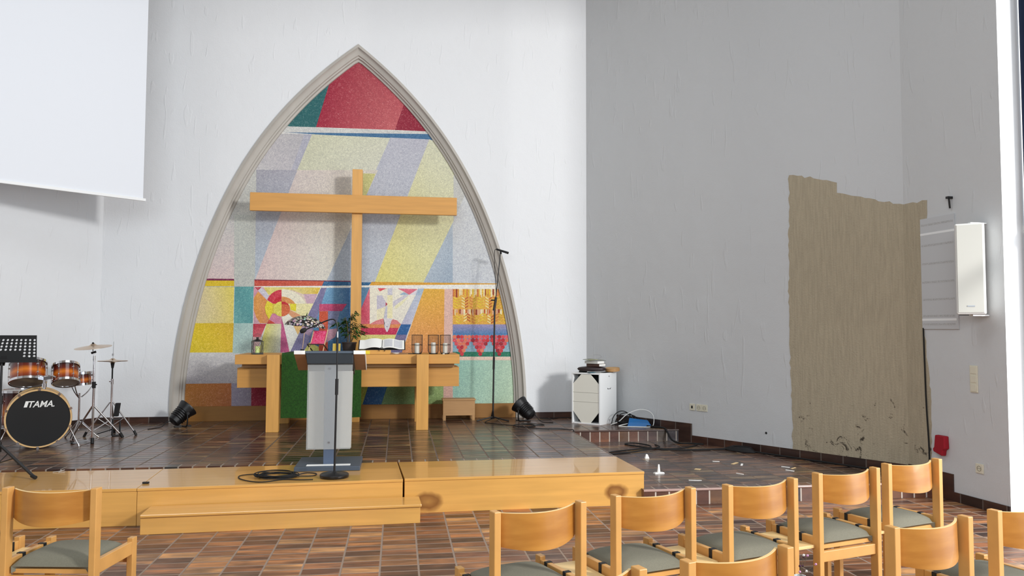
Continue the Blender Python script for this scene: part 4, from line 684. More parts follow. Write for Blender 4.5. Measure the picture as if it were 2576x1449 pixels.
# arch moulding: stepped profile swept round the opening
outer = [Vector((AX-hw(z), z)) for z in ZS]+[Vector((AX+hw(z), z)) for z in ZS[::-1][1:]]
outer[48] = Vector((AX, 5.35))
prof = [(-.012, .0), (-.012, -.022), (.022, -.03), (.03, -.006), (.05, .012), (.088, .03), (.096, .052), (.112, .058), (.118, .088), (.142, .096), (.146, .125)]
b = MB(); rows = []
for i, p in enumerate(outer):
    if i == 0: t = Vector((0, 1))
    elif i == len(outer)-1: t = Vector((0, -1))
    else: t = ((outer[i+1]-p).normalized()+(p-outer[i-1]).normalized()).normalized()
    n = Vector((t.y, -t.x)); k = 1.0
    if i == 48: n = Vector((0, -1)); k = 1.36
    rows.append([b.bm.verts.new((p.x+n.x*u*k, WY+v, p.y+n.y*u*k)) for u, v in prof])
for a_, c_ in zip(rows, rows[1:]):
    for k in range(len(prof)-1): b.bm.faces.new((a_[k], a_[k+1], c_[k+1], c_[k]))
struct(b.build('trim_1', M_stone, smooth=True), 'moulded stone-coloured frame of the pointed arch')

# mural: flat painted wall panel, one face per painted field, colours from a face attribute
def mural():
    bm = bmesh.new(); cl = bm.loops.layers.float_color.new('paint'); i = 0
    for lay, cs, pts in sorted(MURAL, key=lambda r: r[0]):
        P = pts; cols = list(cs)
        y = MY-i*1.4e-5; i += 1
        f = bm.faces.new([bm.verts.new((x, y, z)) for x, z in P])
        if len(cols) == 1: cols = cols*len(P)
        for lp, c in zip(f.loops, cols): lp[cl] = lin(c)
    me = bpy.data.meshes.new('mural'); bmesh.ops.triangulate(bm, faces=[f for f in bm.faces if len(f.verts) > 4]); bm.to_mesh(me); bm.free()
    m = bpy.data.materials.new('mural_paint'); m.use_nodes = True; nt = m.node_tree; N = nt.nodes; L = nt.links; b = N['Principled BSDF']
    at = N.new('ShaderNodeAttribute'); at.attribute_name = 'paint'
    tc = N.new('ShaderNodeTexCoord')
    w = N.new('ShaderNodeTexNoise'); w.inputs['Scale'].default_value = 3; L.new(tc.outputs['Object'], w.inputs[0])
    n1 = N.new('ShaderNodeTexNoise'); n1.inputs['Scale'].default_value = 46; n1.inputs['Detail'].default_value = 2; n1.inputs['Distortion'].default_value = 1.6; L.new(tc.outputs['Object'], n1.inputs[0])
    r = N.new('ShaderNodeValToRGB'); e = r.color_ramp.elements; e[0].position = .36; e[0].color = (.76, .76, .79, 1); e[1].position = .62; e[1].color = (1.04, 1.04, 1.01, 1); L.new(n1.outputs[0], r.inputs[0])
    mx = N.new('ShaderNodeMix'); mx.data_type = 'RGBA'; mx.blend_type = 'MULTIPLY'; mx.inputs[0].default_value = 1; L.new(at.outputs['Color'], mx.inputs[6]); L.new(r.outputs[0], mx.inputs[7])
    mr = N.new('ShaderNodeMapRange'); mr.inputs[1].default_value = .55; mr.inputs[2].default_value = .72; mr.inputs[3].default_value = 0; mr.inputs[4].default_value = .13; L.new(n1.outputs[0], mr.inputs[0])
    m2 = N.new('ShaderNodeMix'); m2.data_type = 'RGBA'; L.new(mr.outputs[0], m2.inputs[0]); L.new(mx.outputs[2], m2.inputs[6]); m2.inputs[7].default_value = (.82, .8, .76, 1)
    L.new(m2.outputs[2], b.inputs['Base Color']); b.inputs['Roughness'].default_value = .7
    me.materials.append(m)
    o = bpy.data.objects.new('mural', me); C.objects.link(o); return o
tag(mural(), 'colourful painted wall mural with red peak, dove, sun and grapes inside the pointed arch', 'mural')
b = MB(); b.box(-3.1, 1.9, MY+.004, MY+.1, 0, 5.5); struct(b.build('wall_arch_back', M_white))
b = MB(); b.box(-2.78, 1.62, 10.735, 10.775, A, .472)
struct(b.build('trim_2', mat('brown_plinth', (150, 104, 46), .6, var=.1, scale=(3, 30, 30)), bevel=.003), 'brown board along the foot of the mural')

# skirting tiles
def skirt(name, p, q, z0, z1, label, off=.012, start=0, end=None):
    p = Vector(p); q = Vector(q); d = q-p; L_ = d.length if end is None else end
    b = MB(); b.box(start, L_, -off, .004, z0, z1)
    o = b.build(name, M_base); o.location = (p.x, p.y, 0); o.rotation_euler = (0, 0, math.atan2(d.y, d.x)); return struct(o, label)
skirt('baseboard_left', LE, CL, A, A+.075, 'dark tile skirting along the left wall')
skirt('baseboard_back_left', CL, (AX-2.33, WY, 0), A, A+.075, 'dark tile skirting left of the arch')
skirt('baseboard_back_right', (AX+2.33, WY, 0), CR, A, A+.075, 'dark tile skirting right of the arch')
skirt('baseboard_right_upper', CR, CE, A-.001, A+.085, 'dark tile skirting behind the white bass box', end=1.83)
skirt('baseboard_right_step', CR, CE, B, A, 'stepped tile skirting at the end of the upper stage', start=1.60, end=1.83)
skirt('baseboard_right_lower', CR, CE, B, B+.085, 'dark tile skirting below the bare plaster patch', start=1.83)
skirt('baseboard_end_upper', CE, WE, 0, .235, 'stepped dark tile skirting below the wall speaker', end=.545)
skirt('baseboard_end_lower', CE, WE, 0, .082, 'low dark tile skirting beside the window reveal', start=.545)

# bare plaster patch (jagged outline) on the angled wall and round the corner
M_bare = mat('bare_plaster', (182, 170, 146), .95, var=.14, scale=(60, 60, 5), bump=.6, bscale=60)
nt = M_bare.node_tree; N = nt.nodes; L = nt.links
tc = N.new('ShaderNodeTexCoord'); nz = N.new('ShaderNodeTexNoise'); nz.inputs['Scale'].default_value = 7; nz.inputs['Detail'].default_value = 8; nz.inputs['Roughness'].default_value = .75; nz.inputs['Distortion'].default_value = 1.0
L.new(tc.outputs['Object'], nz.inputs[0]); sx = N.new('ShaderNodeSeparateXYZ'); L.new(tc.outputs['Object'], sx.inputs[0])
mr = N.new('ShaderNodeMapRange'); mr.inputs[1].default_value = .2; mr.inputs[2].default_value = 1.5; mr.inputs[3].default_value = .565; mr.inputs[4].default_value = .70; L.new(sx.outputs[2], mr.inputs[0])
gt = N.new('ShaderNodeMath'); gt.operation = 'SUBTRACT'; L.new(nz.outputs[0], gt.inputs[0]); L.new(mr.outputs[0], gt.inputs[1])
m3 = N.new('ShaderNodeMapRange'); m3.inputs[1].default_value = 0; m3.inputs[2].default_value = .03; L.new(gt.outputs[0], m3.inputs[0])
mx = N.new('ShaderNodeMix'); mx.data_type = 'RGBA'; L.new(m3.outputs[0], mx.inputs[0]); mx.inputs[7].default_value = lin((74, 66, 54))
bs = N['Principled BSDF']; src = bs.inputs['Base Color'].links[0].from_socket; L.new(src, mx.inputs[6]); L.new(mx.outputs[2], bs.inputs['Base Color'])
def jag(pts, amp=.012, step=.05, edge=None):
    out = []; rnd = random.Random(3)
    for i, p in enumerate(pts):
        q = pts[(i+1) % len(pts)]; n = max(1, int(math.dist(p, q)/step))
        for k in range(n):
            t = k/n; x = p[0]+(q[0]-p[0])*t; keep = abs(x-edge) < 1e-6; out.append((x if keep else x+rnd.uniform(-amp, amp), p[1]+(q[1]-p[1])*t+rnd.uniform(-amp, amp)))
    return out
def patch(name, parent, pts, m, th=.004, amp=.012, edge=0):
    P = jag(pts, amp, edge=edge) if amp else pts
    b = MB(); b.hull([(x, .003, z) for x, z in P], [(x, -th, z) for x, z in P])
    return b.build(name, m, parent)
LR = (CE-CR).length
patch('bare_plaster_patch', wR, [(3.18, .20), (3.15, 1.6), (3.18, 3.19), (3.72, 3.03), (3.73, 2.92), (LR+.006, 2.70), (LR+.006, .20)], M_bare, amp=.012, edge=LR+.006)
patch('bare_plaster_patch', wE, [(.0, .22), (.0, 2.70), (.30, 2.70), (.30, 2.52), (.225, 2.52), (.235, 1.5), (.30, .9), (.285, .24)], M_bare, amp=.010)

# wooden platforms
def platform(name, label, x0, x1, depth, h, loc, rz, top=.022, ov=.006, group=None, skew=0):
    t = thing(name, label, 'platform', loc, rz, group)
    pl = [(x0, 0), (x1, 0), (x1, depth), (x0+skew, depth)]; pf = [(x0+.001, ov+.002), (x1-.001, ov+.002), (x1-.001, depth-ov), (x0+skew+.001, depth-ov)]
    b = MB(); b.hull([(x, y, h-top) for x, y in pl], [(x, y, h) for x, y in pl]); b.build('top_board', M_beech, t, bevel=.003)
    b = MB(); b.hull([(x, y, 0) for x, y in pf], [(x, y, h-top-.002) for x, y in pf]); b.build('front_panel', M_beech, t, bevel=.002)
    return t
PG = 'wooden stage platforms'
t = thing('platform', 'leftmost beech stage platform under the music stand leg', 'platform', (-2.9, 6.35, 0), 0, PG)
for nm, z0, z1, e in (('top_board', A-.02, A+.002, 0), ('front_panel', 0, A-.022, .007)):
    pl = [(-1.9, e), (.9555, -.012+e), (.909, .825-e), (-1.9, .82-e)]
    b = MB(); b.hull([(x, y, z0) for x, y in pl], [(x, y, z1) for x, y in pl]); b.build(nm, M_beech, t, bevel=.002)
platform('platform', 'middle beech stage platform carrying the lectern and round mic stand', .003, 2.003, .84, A+.002, (-1.945, 6.335, 0), R(3.2), group=PG)
pr_ = platform('platform', 'right beech stage platform with two dark stains on its front', .012, 2.05, .80, A+.002, (.056, 6.468, 0), R(1.7), group=PG, skew=-.026)
# stains are part of the timber, drawn by the panel's own material
def stain_mat():
    m = M_beech.copy(); m.name = 'beech_stained'; nt = m.node_tree; N = nt.nodes; L = nt.links; bs = N['Principled BSDF']
    src = bs.inputs['Base Color'].links[0].from_socket
    tc = N.new('ShaderNodeTexCoord'); nz = N.new('ShaderNodeTexNoise'); nz.inputs['Scale'].default_value = 9; L.new(tc.outputs['Object'], nz.inputs[0])
    cur = src
    for cx, cz, rx, rz_, s in ((.20, .085, .14, .085, .8), (1.80, .115, .115, .075, .85)):
        mp = N.new('ShaderNodeMapping'); mp.vector_type = 'POINT'; mp.inputs['Location'].default_value = (-cx/rx, 0, -cz/rz_); mp.inputs['Scale'].default_value = (1/rx, 0, 1/rz_)
        L.new(tc.outputs['Object'], mp.inputs[0])
        ln = N.new('ShaderNodeVectorMath'); ln.operation = 'LENGTH'; L.new(mp.outputs[0], ln.inputs[0])
        ad = N.new('ShaderNodeMath'); ad.operation = 'ADD'; L.new(ln.outputs['Value'], ad.inputs[0])
        mm = N.new('ShaderNodeMath'); mm.operation = 'MULTIPLY_ADD'; L.new(nz.outputs[0], mm.inputs[0]); mm.inputs[1].default_value = .5; mm.inputs[2].default_value = -.25
        L.new(mm.outputs[0], ad.inputs[1])
        cr = N.new('ShaderNodeValToRGB'); e = cr.color_ramp.elements; e[0].position = .0; e[0].color = (s*.55,)*3+(1,); e[1].position = 1.0; e[1].color = (0, 0, 0, 1)
        x = e.new(.62); x.color = (s,)*3+(1,); x = e.new(.8); x.color = (s*.6,)*3+(1,)
        L.new(ad.outputs[0], cr.inputs[0])
        mx = N.new('ShaderNodeMix'); mx.data_type = 'RGBA'; L.new(cr.outputs[0], mx.inputs[0]); L.new(cur, mx.inputs[6]); mx.inputs[7].default_value = lin((104, 54, 18)); cur = mx.outputs[2]
    L.new(cur, bs.inputs['Base Color']); return m
for ch in pr_.children:
    if ch.name.startswith('front_panel'): ch.data.materials.clear(); ch.data.materials.append(stain_mat())
t = thing('step', 'long low beech step in front of the middle platform', 'step', (-1.83, 6.045, 0), R(2.5))
b = MB(); b.box(0, 2.03, 0, .288, .125, .147); b.build('tread', M_beech, t, bevel=.006)
b = MB(); b.box(.0, 2.02, .02, .284, 0, .124); b.build('front_panel', M_beech, t, bevel=.002)

# ---------------------------------------------------------------- chairs
def make_chair():
    W, D = .205, .345
    t = thing('chair', 'x', 'chair')
    for s in (-1, 1):
        b = MB(); b.box(s*W-.015, s*W+.015, -.024, .024, 0, .765); b.build('leg', M_chair, t, bevel=.003)
        b = MB(); b.box(s*W-.015, s*W+.015, D-.024, D+.020, 0, .452); b.build('leg', M_chair, t, bevel=.003)
        b = MB(); b.box(s*W-.013, s*W+.013, .024, D-.024, .372, .436); r_ = b.build('side_rail', M_chair, t, bevel=.003)
        for y in (.10, .26):
            b = MB(); b.box(s*W-.0155, s*W+.0155, y, y+.022, .369, .439); b.build('strap', M_rubber, r_)
    b = MB(); b.box(-W+.015, W-.015, -.012, .012, .312, .366); b.build('rear_rail', M_chair, t, bevel=.003)
    b = MB(); b.box(-W+.015, W-.015, D-.012, D+.012, .33, .39); b.build('front_rail', M_chair, t, bevel=.003)
    # curved plywood backrest, bowed to the rear, lower edge bowed down
    def f(u, v):
        k = 1-(2*u-1)**2
        return (-W+.012+(2*W-.024)*u, .026-.075*k-.012*(1-v)*k, .620-.022*k+(.752-.620+.022*k-.004*k)*v)
    b = MB(); b.sheet(f, 20, 5, .011)
    o = b.build('backrest', M_ply, t, True)
    def fe(u, v):
        x, y, z = f(u, 1); return (x, y+.0005+.0105*v-.0105*0, z+.0006)
    def fe2(u, v):
        k = 1-(2*u-1)**2; x, y, z = f(u, 1); return (x, y+.0008-.0005+.0112*v, z+.0012)
    b = MB(); b.sheet(fe2, 20, 1, .002); b.build('top_edge', M_edge, o, True)
    # domed cushion
    def cu(u, v):
        x = -.180+.36*u; y = .002+(D-.004)*v
        e = (1-abs(2*u-1)**4)*(1-abs(2*v-1)**4)
        return (x, y, .405+.052*e**.45)
    b = MB(); b.sheet(cu, 18, 18, .03); b.build('seat_cushion', M_fabric, t, True)
    b = MB(); b.box(-.188, .188, .014, D-.014, .372, .392); b.build('seat_board', M_chair, t)
    return t
chair0 = make_chair()
def board_between(p, q, ang, label):
    g2 = math.dist(p, q)/2-.021; b = MB(); b.box(-g2, g2, .03, .33, .385, .400)
    o = b.build('connecting_board', M_edge, bevel=.002); o.location = ((p[0]+q[0])/2, (p[1]+q[1])/2, 0); o.rotation_euler = (0, 0, R(ang))
    return tag(o, label, 'board', 'boards linking the chairs')
FR = 'front row of chairs on the right'; SRW = 'second row of chairs on the right'; LG = 'chairs on the left'
chairs = [
 ((.385, 3.165), (.795, 3.312), 'nearest chair of the front right row, at its left end by the aisle', FR),
 ((.962, 3.406), (1.362, 3.527), 'second chair from the aisle in the front right row, before the stained platform', FR),
 ((1.550, 3.560), (1.955, 3.684), 'middle chair of the five in the front right row', FR),
 ((2.140, 3.790), (2.540, 3.905), 'second farthest chair of the front right row, its rear rail and legs in view', FR),
 ((2.672, 4.005), (3.070, 4.125), 'farthest chair of the front right row, nearest the bare plaster patch', FR),
 ((.345, 2.255), (.755, 2.377), 'chair of the second right row showing only a post tip at the bottom', SRW),
 ((.912, 2.420), (1.326, 2.543), 'chair of the second right row at the bottom edge, only its back showing', SRW),
 ((1.838, 2.732), (2.240, 2.850), 'chair of the second right row before the farthest front chair, cushion in view', SRW),
 ((2.425, 2.925), (2.83, 3.045), 'chair cut off by the right edge of the picture', SRW),
 ((-1.775, 3.935), (-1.352, 3.865), 'chair at the bottom left corner with its back in view, at the aisle', LG),
 ((-2.335, 4.03), (-1.92, 3.96), 'chair at the far left edge, only its seat corner in view', LG)]
prev = None
for i, (p, q, lab, g) in enumerate(chairs):
    o = chair0 if i == 0 else copy_tree(chair0)
    w = math.dist(p, q); a = math.atan2(q[1]-p[1], q[0]-p[0])
    o.location = ((p[0]+q[0])/2, (p[1]+q[1])/2, 0); o.rotation_euler = (0, 0, a)
    o['label'] = lab; o['group'] = g
    if i == 9:      # the aisle side of this chair has no straps
        for ch in list(o.children):
            if ch.name.startswith('side_rail') and sum(v.co.x for v in ch.data.vertices) > 0:
                for st in list(ch.children): bpy.data.objects.remove(st)
for a_, c_, lab in ((0, 1, 'pale board between the first and second chairs of the front right row'), (1, 2, 'pale board between the second and middle chairs of the front right row'),
                    (2, 3, 'pale board between the middle and fourth chairs of the front right row'), (3, 4, 'pale board between the fourth and farthest chairs of the front right row'),
                    (7, 8, 'pale board between the two rightmost chairs of the second row'), (10, 9, 'pale board beside the bottom left chair cushion')):
    q_ = chairs[a_][1]; p_ = chairs[c_][0]
    an = (math.degrees(math.atan2(chairs[c_][1][1]-p_[1], chairs[c_][1][0]-p_[0])))
    board_between(q_, p_, an, lab)
# ---------------------------------------------------------------- projection screen
d_ = Vector((-math.sin(R(48.3)), -math.cos(R(48.3)), 0))
t = thing('projection_screen', 'big white projection screen hanging at the top left', 'screen', (-3.012, 9.75, 3.0), math.atan2(d_.y, d_.x))
b = MB(); b.box(0, 3.4, -.002, .002, .03, 3.6); b.build('screen_fabric', mat('screen_white', (228, 232, 238), .7), t)
b = MB(); b.box(-.03, 3.43, -.014, .014, 0, .034); b.build('bottom_bar', M_white, t, bevel=.004)

# ---------------------------------------------------------------- cross
t = thing('cross', 'large plain beech cross standing behind the altar before the mural', 'cross', (-.548, 10.45, A))
b = MB(); b.box(-.066, .066, -.03, .10, 0, 3.32); b.build('upright_beam', M_beechz, t, bevel=.003)
b = MB(); b.box(-1.352, 1.312, -.095, -.03, 2.73, 2.965); b.build('cross_beam', M_cross, t, bevel=.003)

# ---------------------------------------------------------------- altar
t = thing('altar', 'heavy beech altar table with hanging box below the top', 'altar', (-.57, 9.95, A), 0)
for x0, x1 in ((-.945, -.803), (.80, .945)):
    b = MB(); b.box(x0, x1, -.44, -.345, 0, .905); b.build('leg', M_beechz, t, bevel=.003)
    b = MB(); b.box(x0-.1*(x0 < 0)*0+.0, x1-.0, .42, .52, 0, .78); b.build('leg', M_beechz, t, bevel=.003)
b = MB(); b.box(-1.325, 1.325, -.343, .42, .79, .903); b.build('table_top', M_cross, t, bevel=.003)
b = MB(); b.box(-1.27, 1.27, -.20, .40, .745, .789); b.build('top_rail', M_oak, t)
b = MB(); b.box(-1.335, 1.335, -.14, .38, .50, .74); b.build('hanging_box', M_cross, t, bevel=.003)
ATZ = A+.905; RTZ = A+.923
# turf runner draped over the altar
pts = [(.46, .60), (.44, .78), (.425, .909), (.1, .911), (-.2, .911), (-.352, .913), (-.372, .895), (-.376, .7), (-.372, .4), (-.376, .155)]
def rf(u, v):
    s = v*(len(pts)-1); i = min(int(s), len(pts)-2); k = s-i
    y = pts[i][0]+(pts[i+1][0]-pts[i][0])*k; z = pts[i][1]+(pts[i+1][1]-pts[i][1])*k
    return (-1.355+.93*u, 9.95+y-.004*math.sin(9*u), A+z+.003+.0015*math.sin(20*u))
b = MB(); b.sheet(rf, 24, 36, .008)
tag(b.build('altar_runner', M_green, smooth=True), 'green grass-like cloth runner hanging down the front of the altar', 'cloth')

# ---------------------------------------------------------------- lectern
M_frost = mat('frosted_panel', (196, 200, 200), .35)
M_frost.node_tree.nodes['Principled BSDF'].inputs['Alpha'].default_value = .32
t = thing('lectern', 'grey lectern with frosted front panel and tan side boards before the altar', 'lectern', (-.583, 7.12, A))
b = MB(); b.box(-.275, .275, -.24, .30, .003, .04); bp_ = b.build('base_plate', M_slate, t, bevel=.004)
b = MB(); b.box(-.18, .19, -.19, -.12, .0405, .043); b.build('white_strip', M_paper, bp_)
b = MB(); b.box(-.045, .05, -.112, -.02, .04, .93); b.build('column', M_column, t, bevel=.003)
b = MB(); b.hull([(-.19, -.125, .17), (.185, -.125, .17), (.185, -.117, .17), (-.19, -.117, .17)], [(-.187, -.125, .945), (.198, -.125, .945), (.198, -.117, .945), (-.187, -.117, .945)]); b.build('front_panel', M_frost, t)
b = MB(); b.hull([(-.189, -.018, .165), (.186, -.018, .165), (.186, -.012, .165), (-.189, -.012, .165)], [(-.186, -.018, .84), (.196, -.018, .84), (.196, -.012, .84), (-.186, -.012, .84)]); b.build('added_backing', mat('backing_grey', (186, 184, 174), .5), t)  # pale backing added to stand in for light diffused around the column
for z in (.23, .87):
    b = MB(); b.bar((.003, -.1285, z), (.003, -.1252, z), .014, .014); b.build('panel_bolt', M_steel, t)
b = MB(); b.hull([(-.19, -.145, .91), (.20, -.145, .91), (.20, .14, .80), (-.19, .14, .80)], [(-.205, -.145, 1.0), (.203, -.145, 1.0), (.203, .14, .88), (-.205, .14, .88)]); b.build('desk_housing', M_slated, t, bevel=.004)
b = MB(); b.hull([(-.205, -.15, 1.002), (.203, -.15, 1.002), (.203, .14, .882), (-.205, .14, .882)], [(-.205, -.145, 1.022), (.203, -.145, 1.022), (.203, .14, .9), (-.205, .14, .9)]); b.build('desk_trim', M_slate, t)
for s, x0, x1 in (('left', -.30, -.207), ('right', .205, .30)):
    b = MB(); b.hull([(x0, -.16, .995), (x1, -.16, .995), (x1, .16, .84), (x0, .16, .84)], [(x0, -.16, 1.011), (x1, -.16, 1.011), (x1, .16, .856), (x0, .16, .856)])
    w_ = b.build('desk_wing', M_tan, t)
    b = MB(); b.box(x0, x1, -.166, -.1601, .994, 1.026); b.build('white_edge', M_paper, w_)
b = MB(); b.box(.299, .304, -.16, .16, .80, .83); 
b = MB(); b.bar((.303, -.16, 1.012), (.303, .16, .852), .006, .03); b.build('side_edge', M_paper, t)

# ---------------------------------------------------------------- mic stand on round base
t = thing('mic_stand', 'black gooseneck mic stand on a round base before the lectern', 'microphone stand', (-.50, 6.60, A+.003))
b = MB(); b.lathe([(0, 0), (.112, 0), (.117, .008), (.117, .024), (.108, .032), (.03, .038), (.02, .046), (0, .046)], n=40); b.build('base', M_black, t, True)
b = MB(); b.cyl((0, 0, .04), (.008, 0, .74), .0085); b.build('lower_tube', M_black, t, True)
b = MB(); b.cyl((.008, 0, .67), (.009, 0, .80), .0135); b.build('clutch', M_rubber, t, True)
b = MB(); b.cyl((.009, 0, .79), (.008, 0, 1.05), .006); b.build('upper_tube', M_black, t, True)
b = MB(); b.cyl((.008, 0, 1.03), (.008, 0, 1.14), .0095); b.build('mic_socket', M_black, t, True)
b = MB(); b.tube([(.008, 0, 1.13), (.007, 0, 1.22), (0, 0, 1.262), (-.022, 0, 1.288), (-.055, .0, 1.287), (-.12, 0, 1.262), (-.20, 0, 1.225), (-.245, 0, 1.205)], .0055); g_ = b.build('gooseneck', M_black, t, True)
b = MB(); b.cyl((.009, 0, 1.14), (.009, 0, 1.19), .0062); b.build('chrome_collar', M_chrome, g_, True)
b = MB(); b.lathe([(0, -.028), (.012, -.026), (.019, -.012), (.02, .006), (.015, .022), (.007, .03), (0, .031)], n=18, mt=Matrix.Translation((-.268, 0, 1.196)) @ Matrix.Rotation(R(64), 4, 'Y')); b.build('microphone', M_matte, t, True)

# cable heap in front
b = MB(); rnd = random.Random(5)
P_ = []
for k in range(150):
    a = k*2*math.pi/15.5; w = 1+.10*math.sin(k*.31)+.05*rnd.uniform(-1, 1)
    P_.append((-.965+.15*w*math.cos(a)+.02*math.sin(k*.07), 6.655+.105*w*math.sin(a), A+.010+.032*abs(math.sin(k*.23))*(k/150)+.003*rnd.random()))
b.tube(P_, .0042, 6, 3)
b.tube([(-.80, 6.70, A+.012), (-.74, 6.80, A+.008), (-.66, 6.76, A+.007), (-.68, 6.66, A+.007), (-.83, 6.60, A+.02)], .004, 6)
b.tube([(-1.08, 6.74, A+.012), (-1.17, 6.80, A+.007), (-1.27, 6.74, A+.007), (-1.24, 6.60, A+.007), (-1.12, 6.47, A+.007), (-1.02, 6.45, A+.007), (-.90, 6.53, A+.007), (-.76, 6.50, A+.007), (-.66, 6.50, A+.007)], .004, 6)
tag(b.build('cable_heap', M_matte, smooth=True), 'heap of coiled black cable on the middle platform', 'cable')
b = MB(); b.box(-1.958, -1.908, 6.505, 6.525, A+.003, A+.018); tag(b.build('cable_clip', M_rubber, bevel=.004), 'small black plastic clip lying on the platform seam', 'clip')
b = MB()
for (x, y, a) in ((-2.85, 7.11, .3), (-2.82, 7.14, .9), (-2.80, 7.10, -.4)):
    b.bar((x, y, A+.006), (x+.06*math.cos(a), y+.04*math.sin(a), A+.012), .012, .002)
tag(b.build('tape_scrap', mat('clear_tape', (225, 222, 214), .2)), 'crumpled strip of clear tape on the left platform', 'tape')

# ---------------------------------------------------------------- tripod mic stand by the arch
t = thing('mic_stand', 'tall thin black tripod mic stand before the right side of the arch', 'microphone stand', (1.262, 10.35, A))
for k, a in enumerate((-170, -28, 62)):
    b = MB(); b.cyl((0, 0, .055), (.20*math.cos(R(a)), .20*math.sin(R(a)), .012), .009); b.cyl((.19*math.cos(R(a)), .19*math.sin(R(a)), .013), (.225*math.cos(R(a)), .225*math.sin(R(a)), .010), .010); b.build('leg', M_black, t, True)
b = MB(); b.cyl((0, 0, .03), (0, 0, .14), .034, .012, 3); b.build('leg_hub', M_black, t)
b = MB(); b.cyl((0, 0, .1), (.016, 0, 1.50), .0115); b.build('tube', M_black, t, True)
b = MB(); b.cyl((0.006, 0, .68), (.009, 0, .84), .015); b.build('grip', M_rubber, t, True)
b = MB(); b.cyl((.005, -.0, 1.46), (.035, 0, 1.64), .017); b.cyl((-.035, 0, 1.60), (.035, 0, 1.60), .009); b.build('joint', M_black, t, True)
b = MB(); b.cyl((.02, 0, 1.53), (.095, 0, 2.28), .0065); b.build('boom', M_black, t, True)
b = MB(); b.cyl((.035, 0, 2.285), (.10, 0, 2.265), .012, .014); b.cyl((.10, 0, 2.265), (.20, 0, 2.235), .014, .016); b.cyl((.095, 0, 2.22), (.095, 0, 2.27), .014); b.build('microphone', M_matte, t, True)
b = MB(); b.tube([(.035, 0, 2.285), (.012, 0, 2.26), (.012, 0, 2.1), (.022, .0, 1.9), (.035, 0, 1.70)], .004, 6); b.build('mic_cable', M_matte, t, True)

# ---------------------------------------------------------------- stool
t = thing('footstool', 'small light oak box bench beside the altar, before the mural', 'stool', (.82, 10.46, A))
b = MB(); b.box(-.222, .222, -.01, .22, .262, .282); b.build('top', M_oak, t, bevel=.003)
b = MB(); b.box(-.212, .212, 0, .02, .065, .26); b.box(-.212, .212, .19, .21, .065, .26); b.box(-.212, -.192, .02, .19, .065, .26); b.box(.192, .212, .02, .19, .065, .26); b.build('box', M_oak, t)
for x in (-.212, .175):
    for y in (0, .172):
        b = MB(); b.hull([(x, y, 0), (x+.036, y, 0), (x+.036, y+.036, 0), (x, y+.036, 0)], [(x-.0, y, .066), (x+.037, y, .066), (x+.037, y+.036, .066), (x, y+.036, .066)]); b.build('leg', M_oak, t)

# ---------------------------------------------------------------- floor spotlights
def spot(label, loc, rz, tilt):
    t = thing('floor_spotlight', label, 'spotlight', loc, rz, None)
    mt = Matrix.Translation((0, 0, .17)) @ Matrix.Rotation(tilt, 4, 'Y')      # axis +z points where the lamp shines
    b = MB(); b.lathe([(0, -.17), (.05, -.17), (.075, -.15), (.085, -.08), (.088, -.02), (.10, .02), (.118, .07), (.123, .085), (.123, .095), (.112, .095), (.108, .07), (.06, -.06), (0, -.07)], n=28, mt=mt); body = b.build('housing', M_black, t, True)
    b = MB()
    for k in range(5): b.lathe([(.088+.002*k, -.10+k*.025), (.095+.002*k, -.095+k*.025), (.088+.002*k, -.09+k*.025)], n=28, mt=mt)
    b.build('cooling_fin', M_black, body, True)
    b = MB(); b.lathe([(0, .078), (.109, .078), (.109, .083), (0, .084)], n=28, mt=mt); b.build('lens', mat('lamp_glass', (176, 184, 176), .1), t, True)
    b = MB(); q = [(0, .13, .17), (0, .135, .10), (0, .12, .02), (0, .06, .006), (0, -.06, .006), (0, -.12, .02), (0, -.135, .10), (0, -.13, .17)]; b.tube(q, .009, 8); b.build('yoke', M_black, t, True)
    b = MB(); b.bar((-.10, 0, .006), (.10, 0, .006), .05, .01); b.build('foot', M_black, t)
    b = MB(); 
    for s in (-1, 1): b.cyl((0, .118*s, .17), (0, .15*s, .17), .018)
    b.build('knob', M_rubber, t, True)
    b = MB(); e = mt @ Vector((0, 0, -.17)); b.tube([e, e+Vector((.05, -.01, .02)), e+Vector((.12, -.02, -.04)), (e.x+.19, -.03, .006), (e.x+.30, .02, .006)], .005, 6); b.build('power_cable', M_matte, t, True)
    return t
spot('black floor spotlight at the right foot of the arch, tilted up left', (1.66, 10.30, A), R(-38), R(-52))
spot('black floor spotlight at the left foot of the arch, tilted up right', (-2.62, 10.22, A), R(218), R(-48))

# ---------------------------------------------------------------- bass box
t = thing('bass_box', 'white bass loudspeaker box in the corner, books on top', 'loudspeaker', (2.55, 9.70, A), R(45))
S_, Hh, th = .425, .655, .018      # corner at the origin, box spans +x (right rear) and +y (left rear)
b = MB(); b.box(0, S_, .02, S_, 0, th); b.box(0, S_, .02, S_, Hh-th, Hh); b.box(0, S_, S_-th, S_, th, Hh-th); b.box(S_-th, S_, 0.02, S_-th, th, Hh-th); b.box(0, S_, 0, .02, 0, Hh)
b.build('cabinet', M_white, t, bevel=.002)
b = MB(); b.box(.14, .15, .021, S_-th, th, Hh-th); b.build('inner_baffle', M_dark, t)
c = .125; y0, y1, z0, z1 = .022, S_-th, th, Hh-th
oct_ = [(y0, z0+c*1.15), (y0+c, z0), (y1-c, z0), (y1, z0+c*1.15), (y1, z1-c), (y1-c, z1), (y0+c, z1), (y0, z1-c)]
b = MB(); b.hull([(.006, y, z) for y, z in oct_], [(.018, y, z) for y, z in oct_]); g_ = b.build('grille', M_cream, t)
for z in (.285, .405):
    b = MB(); b.box(.003, .0059, y0, y1, z-.002, z+.002); b.build('grille_seam', mat('seam_grey', (196, 194, 184), .6), g_)
